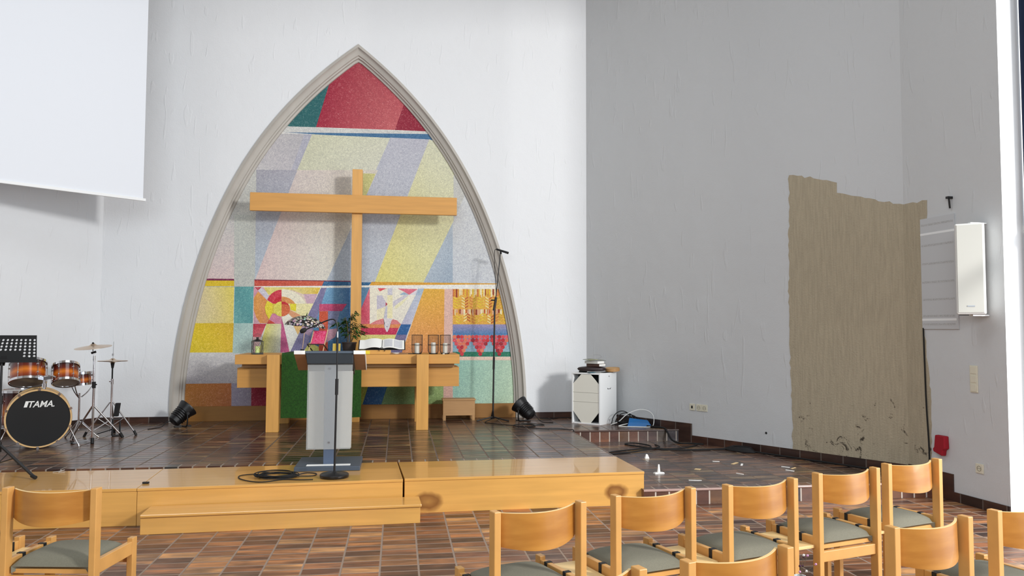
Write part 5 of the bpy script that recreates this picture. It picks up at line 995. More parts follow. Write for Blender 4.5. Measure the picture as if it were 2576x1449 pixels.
b = MB(); b.hull([(.19, -.001, .445), (.27, -.001, .445), (.275, -.001, .465), (.255, -.001, .452), (.23, -.001, .45), (.205, -.001, .452), (.185, -.001, .465)], [(.19, .003, .445), (.27, .003, .445), (.275, .003, .465), (.255, .003, .452), (.23, .003, .45), (.205, .003, .452), (.185, .003, .465)]); b.build('handle_cutout', M_dark, t)
for z in (.61, .05):
    b = MB(); b.box(.226, .236, -.0015, .003, z-.008, z+.008); b.build('screw', M_dark, t)
BZ = A+Hh
def rbox(name, m, loc, rz, sx, sy, sz, label=None, cat=None, group=None, bev=.002):
    b = MB(); b.box(-sx/2, sx/2, -sy/2, sy/2, 0, sz); o = b.build(name, m, bevel=bev); o.location = loc; o.rotation_euler = (0, 0, rz); return tag(o, label, cat, group)
def book(label, loc, rz, sx, sy, sz, cover, group=None, m_page=None):
    t = thing('book', label, 'book', loc, rz, group)
    b = MB(); b.box(-sx/2, sx/2, -sy/2, sy/2, 0, .003); b.box(-sx/2, sx/2, -sy/2, sy/2, sz-.003, sz); b.box(-sx/2, -sx/2+.003, -sy/2, sy/2, .003, sz-.003); b.build('cover', cover, t)
    b = MB(); b.box(-sx/2+.003, sx/2-.004, -sy/2+.004, sy/2-.004, .003, sz-.003); b.build('pages', m_page or M_paper, t)
    return t
BG = 'books on the bass box'
# dark bag lying under the books, round wooden drum rim beside it
def bagf(u, v):
    a = 2*math.pi*u; k = math.sin(math.pi*v)**.3 if 0 < v < 1 else 0
    ca, sa = math.cos(a), math.sin(a); sg = (1 if sa > 0 else -1)*abs(sa)**.6
    return Vector((-.19+.38*v, .105*(1 if ca > 0 else -1)*abs(ca)**.7*max(k, .05), .038+.033*sg*max(k, .05)))
b = MB(); nu, nv2 = 20, 16
g = [[b.bm.verts.new(bagf(i/nu, j/nv2)) for j in range(nv2+1)] for i in range(nu)]
for i in range(nu):
    for j in range(nv2): b.bm.faces.new((g[i][j], g[(i+1) % nu][j], g[(i+1) % nu][j+1], g[i][j+1]))
b.bm.faces.new([g[i][0] for i in range(nu)]); b.bm.faces.new([g[i][nv2] for i in range(nu)][::-1])
o = b.build('soft_case', mat('dark_brown_leather', (40, 24, 24), .5), smooth=True); o.location = (2.505, 9.955, BZ+.009); o.rotation_euler = (0, 0, R(-22)); tag(o, 'dark brown soft case lying under the books on the bass box', 'bag')
t = thing('hand_drum', 'round tan wooden hand drum lying tilted on the bass box', 'drum', (2.785, 9.965, BZ+.018), 0); t.rotation_euler = (R(4), R(-3), 0)
b = MB(); b.lathe([(.090, 0), (.096, 0), (.096, .04), (.090, .04), (.090, 0)], n=32); b.build('rim', M_oak, t, True)
b = MB(); b.lathe([(0, .036), (.089, .036), (.089, .038), (0, .039)], n=32); b.build('skin', mat('drum_skin', (206, 164, 108), .6), t, True)
book('thick white book with brown cover, lower of the two white books', (2.565, 9.955, BZ+.0805), R(45), .17, .19, .036, mat('brown_cover', (74, 52, 44), .5), BG)
book('white paperback book with black corner mark, upper of the white books', (2.545, 9.955, BZ+.117), R(42), .165, .20, .034, mat('white_cover', (206, 206, 200), .5), BG)
b = MB(); b.sheet(lambda u, v: (-.125+.25*u, -.085+.17*v, .002+.012*math.sin(math.pi*u)), 10, 4, .004)
o = b.build('magazine', mat('magazine_cover', (30, 50, 74), .25, rgb2=(150, 150, 70), scale=(14, 14, 14)), smooth=True); o.location = (2.54, 9.95, BZ+.160); o.rotation_euler = (R(2), R(2), R(20)); tag(o, 'glossy dark blue and green magazine on top of the book stack', 'magazine')
b = MB(); b.tube([(2.58, 9.93, BZ+.178), (2.63, 9.93, BZ+.20), (2.60, 9.93, BZ+.226), (2.52, 9.93, BZ+.23)], .0014, 5); tag(b.build('wire', M_steel, smooth=True), 'thin bent wire sticking up from the magazine', 'wire')
rbox('microphone_case', M_matte, (2.40, 10.00, BZ+.001), R(20), .10, .05, .022, 'small black case at the left edge of the bass box top', 'case', bev=.006)
rbox('phone', mat('teal_case', (40, 90, 104), .3), (2.475, 9.83, BZ+.001), R(30), .10, .05, .008, 'flat teal gadget at the front edge of the bass box top', 'phone')
rbox('paper_sheet', M_paper, (2.56, 9.80, BZ+.001), R(45), .10, .07, .002, 'white paper sheet on the bass box front corner', 'paper', bev=0)
rbox('notebook', M_matte, (2.70, 9.92, BZ+.001), R(45), .17, .08, .006, 'thin black notebook at the right edge of the bass box top', 'notebook')

# blue power strip, cables on the stage
t = thing('power_strip', 'bright blue plastic power strip and pouch behind the bass box', 'power strip', (3.03, 9.57, A), R(-14))
b = MB(); b.hull([(-.16, -.05, 0), (.15, -.05, 0), (.14, .05, 0), (-.15, .05, 0)], [(-.14, -.03, .05), (.11, -.035, .05), (.10, .035, .075), (-.13, .035, .10)]); b.build('body', M_blue, t, bevel=.006)
b = MB(); b.tube([(-.15, 0, .03), (-.26, -.03, .006), (-.24, -.09, .006), (-.05, -.11, .006), (.12, -.09, .006), (.17, .0, .03), (.17, .04, .13), (.10, .06, .19), (-.02, .05, .20), (-.16, .05, .14), (-.26, .05, .05), (-.36, .08, .006)], .005, 6); b.build('white_cable', M_paper, t, True)
def cable(label, pts, r=.006, name='cable', z=0, m=None):
    b = MB(); b.tube([(x, y, z_+z) for x, y, z_ in pts], r, 6); return tag(b.build(name, m or M_matte, smooth=True), label, 'cable')
b = MB()
for k in range(4):
    cx, cy = 2.86+.04*k, 9.78-.02*k
    b.tube([(cx+.15*math.cos(a), cy+.05*math.cos(a)+.02*math.sin(a), A+.008+.16*max(0, math.sin(a))*(1-.14*k)) for a in [2*math.pi*i/12 for i in range(12)]], .0058, 6, 4, closed=True)
for k in range(6):
    b.tube([(2.93+(.11+.012*k)*math.cos(a), 9.70+.06*math.sin(a)+.0*k, A+.008+.008*k) for a in [2*math.pi*i/10 for i in range(10)]], .006, 6, 3, closed=True)
tag(b.build('cable_coil', M_matte, smooth=True), 'black cable coil standing up between the bass box and the blue power strip', 'cable')
cable('black cable along the foot of the wall between spotlight and bass box', [(1.92, 10.50, .01), (2.05, 10.44, .006), (2.2, 10.55, .006), (2.4, 10.52, .006)], .007, z=A)
cable('looped thin black cable on the tiles below the right spotlight', [(1.262, 10.33, .03), (1.14, 10.18, .006), (1.16, 10.05, .006), (1.30, 9.90, .006), (1.44, 9.78, .006), (1.52, 9.86, .008), (1.66, 9.86, .006), (1.72, 9.70, .006), (1.60, 9.60, .006), (1.46, 9.66, .009), (1.46, 9.80, .007), (1.62, 9.90, .009), (1.80, 9.86, .006), (1.84, 9.76, .006), (1.72, 9.72, .006), (1.60, 9.56, .008), (1.75, 9.40, .006), (1.95, 9.36, .006), (2.06, 9.27, .006), (2.10, 9.235, .002), (2.12, 9.225, -.12)], .0055, z=A+.003)
cable('black cable hanging over the upper step edge onto the lower step', [(3.10, 9.50, A+.01), (3.22, 9.34, A+.012), (3.24, 9.235, A+.012), (3.26, 9.21, A-.03), (3.28, 9.10, B+.03), (3.34, 8.96, B+.008), (3.45, 8.94, B+.008), (3.58, 8.86, B+.008)], .011)
cable('long looping black cable on the lower step tiles', [(3.50, 8.86, .008), (3.34, 8.68, .008), (3.10, 8.58, .008), (2.90, 8.62, .008), (2.74, 8.80, .01), (2.66, 8.98, .01), (2.78, 9.02, .014), (2.90, 8.84, .012), (2.86, 8.66, .012), (2.70, 8.60, .008), (2.50, 8.52, .008), (2.30, 8.40, .008), (2.26, 8.30, .008), (2.40, 8.34, .008), (2.60, 8.42, .008), (2.78, 8.52, .014), (2.98, 8.68, .014), (3.0, 8.9, .008)], .008, z=B)
cable('straight black cable running along the foot of the angled wall', [(2.95, 8.55, .008), (3.25, 8.46, .008), (3.60, 8.48, .008), (3.80, 8.42, .008), (4.05, 8.02, .008), (4.30, 7.58, .008), (4.60, 7.05, .008), (4.72, 6.86, .008)], .011, z=B)
b = MB()
for k in range(7):
    b.tube([(3.80+.004*k+(.17-.012*k)*math.cos(a)*.6+.06*math.sin(a), 8.36-(.17-.012*k)*math.cos(a)+.03*math.sin(a), B+.009+.006*k) for a in [2*math.pi*i/10 for i in range(10)]], .007, 6, 3, closed=True)
tag(b.build('cable_coil', M_matte, smooth=True), 'flat coil of black cable at the foot of the angled wall', 'cable')

# ---------------------------------------------------------------- wall fittings on the angled wall (local frame of that wall)
angR = math.atan2((CE-CR).y, (CE-CR).x); dR = (CE-CR).normalized(); nR = Vector((dR.y, -dR.x, 0))
angE = math.atan2((WE-CE).y, (WE-CE).x); dE = (WE-CE).normalized(); nE = Vector((dE.y, -dE.x, 0))
def onR(s, z, off=0): p = CR+dR*s+nR*off; return (p.x, p.y, z)
def onE(s, z, off=0): p = CE+dE*s+nE*off; return (p.x, p.y, z)
def socket(label, loc, rz, kind, cat):
    t = thing('wall_socket', label, cat, loc, rz)
    b = MB(); b.box(-.04, .04, -.011, 0, -.04, .04); b.build('frame', M_plastic, t, bevel=.003)
    if kind == 'power':
        b = MB(); b.lathe([(.022, 0), (.022, .003), (.0195, .003), (.0195, -.002), (0, -.002)], n=24, mt=Matrix.Translation((0, -.0115, 0)) @ Matrix.Rotation(R(90), 4, 'X')); b.build('dish', mat('socket_shadow', (150, 144, 124), .6), t, True)
        b = MB()
        for x in (-.009, .009): b.cyl((x, -.0135, 0), (x, -.010, 0), .0028)
        b.build('pin_hole', M_dark, t)
    else:
        b = MB(); b.box(-.012, .010, -.0135, -.010, -.016, .016); b.build('data_port', M_dark, t)
    return t
base_s = lambda x, y: (Vector((x, y, 0))-CR).dot(dR)
s0 = base_s(3.545, 9.04)
socket('cream data outlet with black square port, left of the two power sockets', onR(s0-.03, .565), angR, 'data', 'outlet')
socket('cream double power socket on the angled wall, left half', onR(s0+.07, .565), angR, 'power', 'outlet')
socket('cream double power socket on the angled wall, right half', onR(s0+.152, .565), angR, 'power', 'outlet')
b = MB(); b.lathe([(0, 0), (.014, 0), (.008, .006), (0, .006)], n=10, mt=Matrix.Rotation(R(90), 4, 'X')); o = b.build('wall_plug', M_dark); o.location = onR(base_s(4.05, 8.2), .36, .001); o.rotation_euler = (0, 0, angR); tag(o, 'small dark screw hole low on the angled wall', 'hole')

# on the short end wall
t = thing('wall_speaker', 'tall white column loudspeaker mounted on the short right wall', 'loudspeaker', (4.73, 5.885, 2.01), R(-40))
b = MB(); b.box(-.107, .107, -.07, .075, -.378, .378); b.build('cabinet', mat('speaker_white', (214, 214, 210), .6), t, bevel=.012)
b = MB(); b.box(-.094, .094, -.076, -.07, -.364, .364); g_ = b.build('grille', mat('speaker_cloth', (196, 196, 188), .8), t, bevel=.006)
b = MB(); b.box(-.027, .027, -.079, -.076, -.316, -.306); b.build('badge', M_steel, g_)
for z in (-.386, .386):
    b = MB(); b.bar((.0, 0, z), (.115, .10, z), .03, .012); b.build('bracket', M_white, t)
b = MB(); b.bar((-.09, -.03, -.384), (-.02, -.02, -.384), .012, .006); b.build('bracket_pin', M_black, t)
t = thing('ruled_rectangle', 'pale grey ruled rectangle on the wall beside the white wall speaker', 'panel', onE(.225, 0), angE)  # thin pale grey rectangle with grey and white bands
b = MB(); b.hull([(.0, 0, 1.51), (.43, 0, 1.51), (.41, 0, 2.53), (.0, 0, 2.53)], [(.0, -.012, 1.51), (.43, -.012, 1.51), (.41, -.012, 2.53), (.0, -.012, 2.53)]); sh_ = b.build('sheet', mat('pale_grey_flat', (196, 198, 200), .5), t)
for k, z in enumerate((2.46, 2.27, 2.10, 1.93, 1.77, 1.62, 1.545)):
    b = MB(); b.box(.01, .395, -.0128, -.012, z, z+.018); b.build('dotted_band', mat('band_grey', (160, 162, 162), .7, rgb2=(200, 200, 200), scale=(140, 140, 140)), sh_)
for z in (2.375, 1.585):
    b = MB(); b.box(.0, .41, -.0132, -.012, z, z+.02); b.build('white_band', M_white, sh_)
t = thing('wall_hook', 'small black iron nail hook above the wall speaker', 'hook', onE(.60, 2.64), angE)
b = MB(); b.bar((0, 0, .035), (0, -.05, .035), .03, .02); b.bar((0, -.03, .035), (0, -.02, -.06), .014, .008); b.build('hook_body', M_black, t)
t = thing('light_switch', 'column of three cream light switches below the wall speaker', 'light switch', onE(.80, 1.085), angE)
b = MB(); b.box(-.04, .04, -.011, 0, -.115, .115); b.build('frame', M_plastic, t, bevel=.003)
for z in (-.075, 0, .075):
    b = MB(); b.box(-.03, .03, -.015, -.011, z-.03, z+.03); b.build('rocker', M_plastic, t, bevel=.002)
socket('single cream power socket low on the short wall near the window', onE(.835, .335), angE, 'power', 'outlet')
b = MB(); ol = [(-.02, .09), (.10, .09), (.105, -.02), (.075, -.04), (.065, -.09), (-.045, -.065), (-.055, -.04), (-.035, -.02)]
b.hull([(x, 0, z) for x, z in ol], [(x*.98, -.045-.01*math.sin(9*x), z*.98) for x, z in ol]); o = b.build('red_pouch', M_red, bevel=.008); o.location = onE(.40, .47, .002); o.rotation_euler = (0, 0, angE); tag(o, 'dark red cloth pouch hanging low on the short right wall', 'pouch')
b = MB(); b.tube([onE(.235, 1.52, .012), onE(.24, 1.2, .012), onE(.25, .8, .012), onE(.27, .5, .014), onE(.275, .30, .016), onE(.27, .24, .03), onE(.26, B+.01, .05)], .007, 6); tag(b.build('cable', M_matte, smooth=True), 'black cable hanging down the wall beside the ruled rectangle', 'cable')

# window curtain
b = MB(); b.sheet(lambda u, v: (5.093+.010*math.sin(u*14), 5.56+.15*u, .05+5.9*v), 24, 4, .004)
tag(b.build('curtain', M_navy, smooth=True), 'dark navy curtain beside the window at the far right edge', 'curtain')

# ---------------------------------------------------------------- things on the altar
t = thing('lantern', 'black metal lantern on the left end of the altar', 'lantern', (-1.668, 9.76, ATZ), R(20))
b = MB()
for x in (-.055, .055):
    for y in (-.055, .055): b.box(x-.004, x+.004, y-.004, y+.004, 0, .155)
b.box(-.062, .062, -.062, .062, 0, .008)
for z in (.012, .15):
    for s in (-1, 1): b.box(-.055, .055, s*.055-.003, s*.055+.003, z, z+.006); b.box(s*.055-.003, s*.055+.003, -.055, .055, z, z+.006)
for s in (-1, 1):
    b.cyl((-.055, s*.056, .015), (.055, s*.056, .15), .0014, n=6); b.cyl((.055, s*.056, .015), (-.055, s*.056, .15), .0014, n=6)
    b.cyl((s*.056, -.055, .015), (s*.056, .055, .15), .0014, n=6); b.cyl((s*.056, .055, .015), (s*.056, -.055, .15), .0014, n=6)
b.build('frame', M_black, t)
b = MB(); b.hull([(-.064, -.064, .155), (.064, -.064, .155), (.064, .064, .155), (-.064, .064, .155)], [(-.018, -.018, .178), (.018, -.018, .178), (.018, .018, .178), (-.018, .018, .178)]); b.cyl((0, 0, .175), (0, 0, .20), .014); b.cyl((0, 0, .20), (0, 0, .204), .019); b.build('roof', M_black, t)
b = MB(); b.tube([(-.056, 0, .158), (-.056, 0, .20), (-.035, 0, .232), (0, 0, .242), (.035, 0, .232), (.056, 0, .20), (.056, 0, .158)], .0018, 6); b.build('handle', M_black, t, True)
def candle(label, loc, r, h, m, group=None):
    t = thing('candle', label, 'candle', loc, 0, group)
    b = MB(); b.lathe([(0, 0), (r, 0), (r, h-.004), (r*.9, h+.002), (r*.45, h-.006), (0, h-.006)], n=20); b.build('wax', m, t, True)
    b = MB(); b.cyl((0, 0, h-.006), (.002, 0, h+.008), .0012, n=5); b.build('wick', M_black, t); return t
candle('pale green candle inside the black lantern', (-1.668, 9.76, ATZ+.009), .026, .085, mat('green_wax', (206, 222, 140), .45))
HG = 'black wire candle holders on the altar'
hold0 = thing('candle_holder', 'x', 'candle holder', (0, 0, 0), 0, HG)
b = MB(); RH = .067
for k in range(36):
    a = 2*math.pi*k/36; c_, s_ = math.cos(a), math.sin(a)
    b.cyl((RH*.80*c_, RH*.80*s_, .006), (RH*c_, RH*s_, .035), 0.0013, n=4, cap=False); b.cyl((RH*c_, RH*s_, .035), (RH*c_, RH*s_, .233), 0.0013, n=4, cap=False)
b.build('wires', M_black, hold0)
for z, r in ((.233, RH), (.112, RH), (.006, RH*.8)):
    b = MB(); b.tube([(r*math.cos(2*math.pi*i/24), r*math.sin(2*math.pi*i/24), z) for i in range(24)], .0036, 6, 0, closed=True); b.build('ring', M_black, hold0, True)
b = MB(); b.lathe([(0, 0), (RH*.8, 0), (RH*.8, .006), (0, .006)], n=24); b.build('base', M_black, hold0, True)
for i, (x, y, hl, cl) in enumerate(((.240, 9.80, 'black wire candle holder standing apart, left of the three', 'white pillar candle in the left wire holder'),
                           (.441, 9.78, 'black wire candle holder in the middle, touching the right one', 'white pillar candle in the middle wire holder'),
                           (.589, 9.80, 'black wire candle holder nearest the altar end on the right', 'white pillar candle in the rightmost wire holder'))):
    o = hold0 if i == 0 else copy_tree(hold0); o.location = (x, y, ATZ); o['label'] = hl
    candle(cl, (x, y, ATZ+.0065), .030, .125+.008*(i % 2), M_wax, 'white candles in the wire holders')
# open bible on a small wooden rest
t = thing('book_rest', 'light wooden book rest under the open bible', 'book stand', (-.21, 9.72, ATZ), 0)
b = MB(); b.box(-.17, .13, -.02, .16, 0, .05); b.build('block', M_beech, t, bevel=.002)
t = thing('open_bible', 'large open bible with white pages and black cover on its wooden rest', 'book', (-.19, 9.715, ATZ+.062), 0); t.rotation_euler = (R(28), 0, 0)
b = MB(); b.sheet(lambda u, v: (-.285+.57*u, -.02+.24*v, .002), 8, 3, .005); b.build('cover', M_matte, t)
for s in (-1, 1):
    b = MB(); b.sheet(lambda u, v: (s*(.004+.268*u), -.012+.222*v, .006+.028*math.sin(math.pi*min(1, u*1.15+.12))*.9), 14, 3, .004)
    pg = b.build('page_block', M_paper, t, True)
    for c0, c1 in ((.10, .46), (.54, .90)):
        b = MB(); b.sheet(lambda u, v: (s*(.004+.268*(c0+(c1-c0)*u)), .012+.175*v, .0085+.028*math.sin(math.pi*min(1, (c0+(c1-c0)*u)*1.15+.12))*.9), 10, 2, .0006)
        b.build('text_column', mat('printed_text', (190, 192, 198), .8, rgb2=(216, 218, 222), scale=(40, 420, 40)), pg, True)
b = MB(); b.tube([(-.01, -.014, .03), (-.02, -.03, .02), (-.035, -.035, .004), (-.03, -.045, -.004)], .004, 6); b.tube([(.0, -.014, .03), (.02, -.03, .022), (.04, -.03, .005), (.03, -.045, -.006)], .004, 6); b.build('ribbon', M_matte, t, True)
rbox('yellow_box', M_yellow, (-.372, 9.72, ATZ), R(4), .075, .05, .040, 'small yellow card box left of the wooden book rest', 'box')
b = MB(); b.lathe([(0, 0), (.02, 0), (.04, .012), (.045, .02), (.043, .02), (.02, .004), (0, .004)], n=24); o = b.build('white_dish', M_white, smooth=True); o.location = (-.02, 9.67, ATZ); tag(o, 'small white dish right of the wooden book rest', 'dish')
b = MB(); b.bar((.13, 9.70, ATZ+.005), (.20, 9.70, ATZ+.005), .012, .008); tag(b.build('pen', M_matte), 'black pen lying left of the wire candle holders', 'pen')
b = MB(); b.lathe([(0, 0), (.014, 0), (.014, .008), (0, .009)], n=12); o = b.build('tea_light', M_wax, smooth=True); o.location = (.56, 9.64, ATZ); tag(o, 'tiny white tea light before the wire candle holders', 'candle')
# parasol
t = thing('toy_parasol', 'miniature patchwork parasol with dark scale pattern on the altar', 'parasol', (-1.17, 9.98, RTZ+.004), 0); t.rotation_euler = (0, R(6), 0)
M_patch = bpy.data.materials.new('patchwork'); M_patch.use_nodes = True; nt = M_patch.node_tree
vo = nt.nodes.new('ShaderNodeTexVoronoi'); vo.inputs['Scale'].default_value = 32; tc = nt.nodes.new('ShaderNodeTexCoord'); nt.links.new(tc.outputs['Object'], vo.inputs[0])
cr = nt.nodes.new('ShaderNodeValToRGB'); e = cr.color_ramp.elements; e[0].color = lin((226, 218, 206)); e[0].position = .36; e[1].color = lin((26, 26, 30)); e[1].position = .60; nt.links.new(vo.outputs['Distance'], cr.inputs[0])
mx = nt.nodes.new('ShaderNodeMix'); mx.data_type = 'RGBA'; mx.blend_type = 'MULTIPLY'; mx.inputs[0].default_value = .45; nt.links.new(cr.outputs[0], mx.inputs[6]); nt.links.new(vo.outputs['Color'], mx.inputs[7]); nt.links.new(mx.outputs[2], nt.nodes['Principled BSDF'].inputs['Base Color'])
b = MB(); n = 32; rows = []
for r, z in [(.002, .452), (.06, .445), (.12, .425), (.18, .392), (.225, .355), (.248, .322)]:
    rows.append([b.bm.verts.new((r*math.cos(2*math.pi*i/n), r*.95*math.sin(2*math.pi*i/n), z-.012*(r/.25)**3*abs(math.sin(4*2*math.pi*i/n)))) for i in range(n)])
for a_, c_ in zip(rows, rows[1:]):
    for i in range(n): b.bm.faces.new((a_[i], a_[(i+1) % n], c_[(i+1) % n], c_[i]))
o = b.build('canopy', M_patch, t, True); sd = o.modifiers.new('thickness', 'SOLIDIFY'); sd.thickness = .002
b = MB(); b.cyl((0, 0, .008), (0, 0, .462), .005); b.build('pole', mat('pale_wood', (214, 180, 150), .5), t, True)
b = MB(); b.cyl((0, 0, 0), (0, 0, .03), .03, .02); b.build('stand', M_matte, t, True)
b = MB(); b.cyl((0, 0, .45), (0.004, 0, .49), .009, .002, 6); b.build('finial', M_leaf, t, True)
# toy deck chair
t = thing('toy_deck_chair', 'miniature deck chair with pink fabric under the parasol', 'deck chair', (-.965, 9.86, RTZ), R(-12))
b = MB()
for s in (-1, 1):
    x = s*.088; b.bar((x-.02*0, -.085, .012), (x, .10, .275), .008, .012)
b.build('back_frame', mat('pale_wood_frame', (222, 190, 150), .5), t)
b = MB()
for s in (-1, 1):
    x = s*.10; b.bar((x, -.11, .10), (x, .10, .010), .008, .012)
b.bar((-.10, -.11, .10), (.10, -.11, .10), .010, .012); b.bar((-.10, .10, .010), (.10, .10, .010), .010, .012); b.build('leg_frame', mat('dark_frame', (44, 26, 26), .5), t)
M_pink = mat('pink_print', (216, 22, 84), .8, rgb2=(236, 110, 150), scale=(60, 60, 60))
b = MB(); b.sheet(lambda u, v: (-.082+.164*u, -.105+.20*v, .10+.165*v-.055*math.sin(math.pi*v)), 6, 14, .002); b.build('sling', M_pink, t, True)
# plant
t = thing('potted_plant', 'green leafy weeping fig in a dark pot before the cross', 'plant', (-.605, 10.10, RTZ+.003), 0)
b = MB(); b.lathe([(0, 0), (.075, 0), (.088, .10), (.094, .105), (.094, .118), (.086, .118), (.08, .10), (0, .10)], n=28); b.build('pot', M_pot, t, True)
rnd = random.Random(12); b = MB(); lf = MB(); tips = []
for k in range(17):
    a = rnd.uniform(0, 2*math.pi); hgt = rnd.uniform(.20, .42); sp = rnd.uniform(.03, .12)
    if k < 4: a = rnd.uniform(-.5, .3); sp = .17; hgt = rnd.uniform(.14, .30)
    if k in (5, 6): a = math.pi; sp = .17; hgt = .27
    p = [(.02*math.cos(a), .02*math.sin(a), .10), (sp*.4*math.cos(a), sp*.4*math.sin(a), .10+hgt*.6), (sp*.8*math.cos(a), sp*.8*math.sin(a), .10+hgt), (sp*1.15*math.cos(a), sp*1.15*math.sin(a), .10+hgt*.86)]
    b.tube(p, .0028, 5); tips.append((p, a))
b.build('stems', M_bark, t, True)
for p, a in tips:
    for j in range(13):
        u = .25+.75*j/12; s = u*3; i = min(int(s), 2); k = s-i
        q = Vector(p[i]).lerp(Vector(p[i+1]), k); da = a+rnd.uniform(-1.6, 1.6); L_ = rnd.uniform(.06, .09); w = L_*.38
        dn = rnd.uniform(-.9, .15); d = Vector((math.cos(da), math.sin(da), dn)).normalized(); sd = d.cross(Vector((0, 0, 1))).normalized()*w/2; up = sd.cross(d).normalized()*.004
        vs = [q, q+d*L_*.3+sd*.9, q+d*L_*.65+sd*.75, q+d*L_, q+d*L_*.65-sd*.75, q+d*L_*.3-sd*.9]
        m1 = q+d*L_*.3-up; m2 = q+d*L_*.65-up
        V_ = [lf.bm.verts.new(x) for x in vs]; a1 = lf.bm.verts.new(m1); a2 = lf.bm.verts.new(m2)
        for f in ((V_[0], V_[1], a1), (V_[1], V_[2], a2, a1), (V_[2], V_[3], a2), (V_[3], V_[4], a2), (V_[4], V_[5], a1, a2), (V_[5], V_[0], a1)): lf.bm.faces.new(f)
lf.build('foliage', M_leaf, t)
b = MB(); b.sheet(lambda u, v: (.0+.095*u, .03*v+.01*math.sin(6*u), .005+.10*v), 4, 3, .003); o = b.build('paper_scrap', mat('gold_paper', (190, 160, 50), .5)); o.location = (-.80, 9.97, RTZ); tag(o, 'crumpled gold paper between the deck chair and the plant', 'paper')
# ---------------------------------------------------------------- drum kit
M_sun = bpy.data.materials.new('sunburst_lacquer'); M_sun.use_nodes = True; nt = M_sun.node_tree; bs = nt.nodes['Principled BSDF']
tc = nt.nodes.new('ShaderNodeTexCoord'); sx = nt.nodes.new('ShaderNodeSeparateXYZ'); nt.links.new(tc.outputs['Generated'], sx.inputs[0])
nz = nt.nodes.new('ShaderNodeTexNoise'); nz.inputs['Scale'].default_value = 5; nt.links.new(tc.outputs['Object'], nz.inputs[0])
mm = nt.nodes.new('ShaderNodeMath'); mm.operation = 'MULTIPLY_ADD'; nt.links.new(nz.outputs[0], mm.inputs[0]); mm.inputs[1].default_value = .2; nt.links.new(sx.outputs[2], mm.inputs[2])
cr = nt.nodes.new('ShaderNodeValToRGB'); e = cr.color_ramp.elements; e[0].position = .1; e[0].color = lin((70, 22, 12)); e[1].position = 1.05 if False else 1.0; e[1].color = lin((44, 10, 10))
for p_, c_ in ((.3, (150, 62, 18)), (.5, (212, 118, 30)), (.72, (104, 32, 12))):
    x = e.new(p_); x.color = lin(c_)
nt.links.new(mm.outputs[0], cr.inputs[0]); nt.links.new(cr.outputs[0], bs.inputs['Base Color']); bs.inputs['Roughness'].default_value = .15; bs.inputs['Coat Weight'].default_value = .5
M_clear = mat('clear_drum_head', (150, 140, 130), .2)
M_hoopw = mat('maple_hoop', (216, 178, 124), .3)
def drum(parent, mt, r, h, lugs=6, name='drum_shell', head=M_clear):
    """a small drum standing on local z; shell with hoops, heads and lugs as sub-parts"""
    b = MB(); b.cyl((0, 0, 0), (0, 0, h), r, n=36); sh = b.build(name, M_sun, parent, True); sh.matrix_local = mt
    for z in (.0, h):
        s = 1 if z else -1
        b = MB(); b.lathe([(r, z-.014), (r+.010, z-.014), (r+.010, z+.010), (r+.003, z+.010), (r, z-.012)], n=36); b.build('hoop', M_chrome, sh, True)
        b = MB(); b.cyl((0, 0, z+s*.001), (0, 0, z+s*.005), r-.002, n=36); b.build('drum_head', head, sh, True)
    for k in range(lugs):
        a = 2*math.pi*(k+.5)/lugs; c_, s_ = math.cos(a), math.sin(a)
        b = MB(); b.cyl(((r+.010)*c_, (r+.010)*s_, -.012), ((r+.010)*c_, (r+.010)*s_, h+.012), .0028, n=6)
        for zz in (.28*h, .72*h): b.cyl(((r-.001)*c_, (r-.001)*s_, zz), ((r+.014)*c_, (r+.014)*s_, zz), .008, n=8)
        b.build('lug', M_chrome, sh, True)
    return sh
NB = Vector((.39, -.92, 0)).normalized(); fa = math.atan2(NB.y, NB.x)
t = thing('bass_drum', 'large black-fronted bass drum with two sunburst toms mounted on top', 'drum', (-3.565, 8.52, A), fa)
# local +x faces the viewer side
RB, DB = .292, .40
mtb = Matrix.Translation((0, 0, .302)) @ Matrix.Rotation(R(90), 4, 'Y')
b = MB(); b.cyl((-DB, 0, .302), (0-.02, 0, .302), RB-.008, n=48); b.build('shell', M_sun, t, True)
for x0 in (0, -DB+.03):
    b = MB(); b.lathe([(RB-.014, -.02), (RB, -.02), (RB+.004, 0), (RB, .014), (RB-.014, .014), (RB-.014, -.02)], n=56, mt=Matrix.Translation((x0-.008, 0, .302)) @ Matrix.Rotation(R(90), 4, 'Y')); b.build('hoop', M_hoopw, t, True)
b = MB(); b.cyl((-.03, 0, .302), (-.004, 0, .302), RB-.014, n=56); hd = b.build('front_head', M_skin, t, True)
for k in range(10):
    a = 2*math.pi*(k+.5)/10; c_, s_ = math.cos(a), math.sin(a)
    b = MB(); b.cyl((.008, (RB+.004)*c_, .302+(RB+.004)*s_), (-.10, (RB+.010)*c_, .302+(RB+.010)*s_), .004, n=8); b.bar((.010, (RB-.012)*c_, .302+(RB-.012)*s_), (.010, (RB+.014)*c_, .302+(RB+.014)*s_), .022, .014, up=(1, 0, 0)); b.build('claw', M_chrome, t, True)
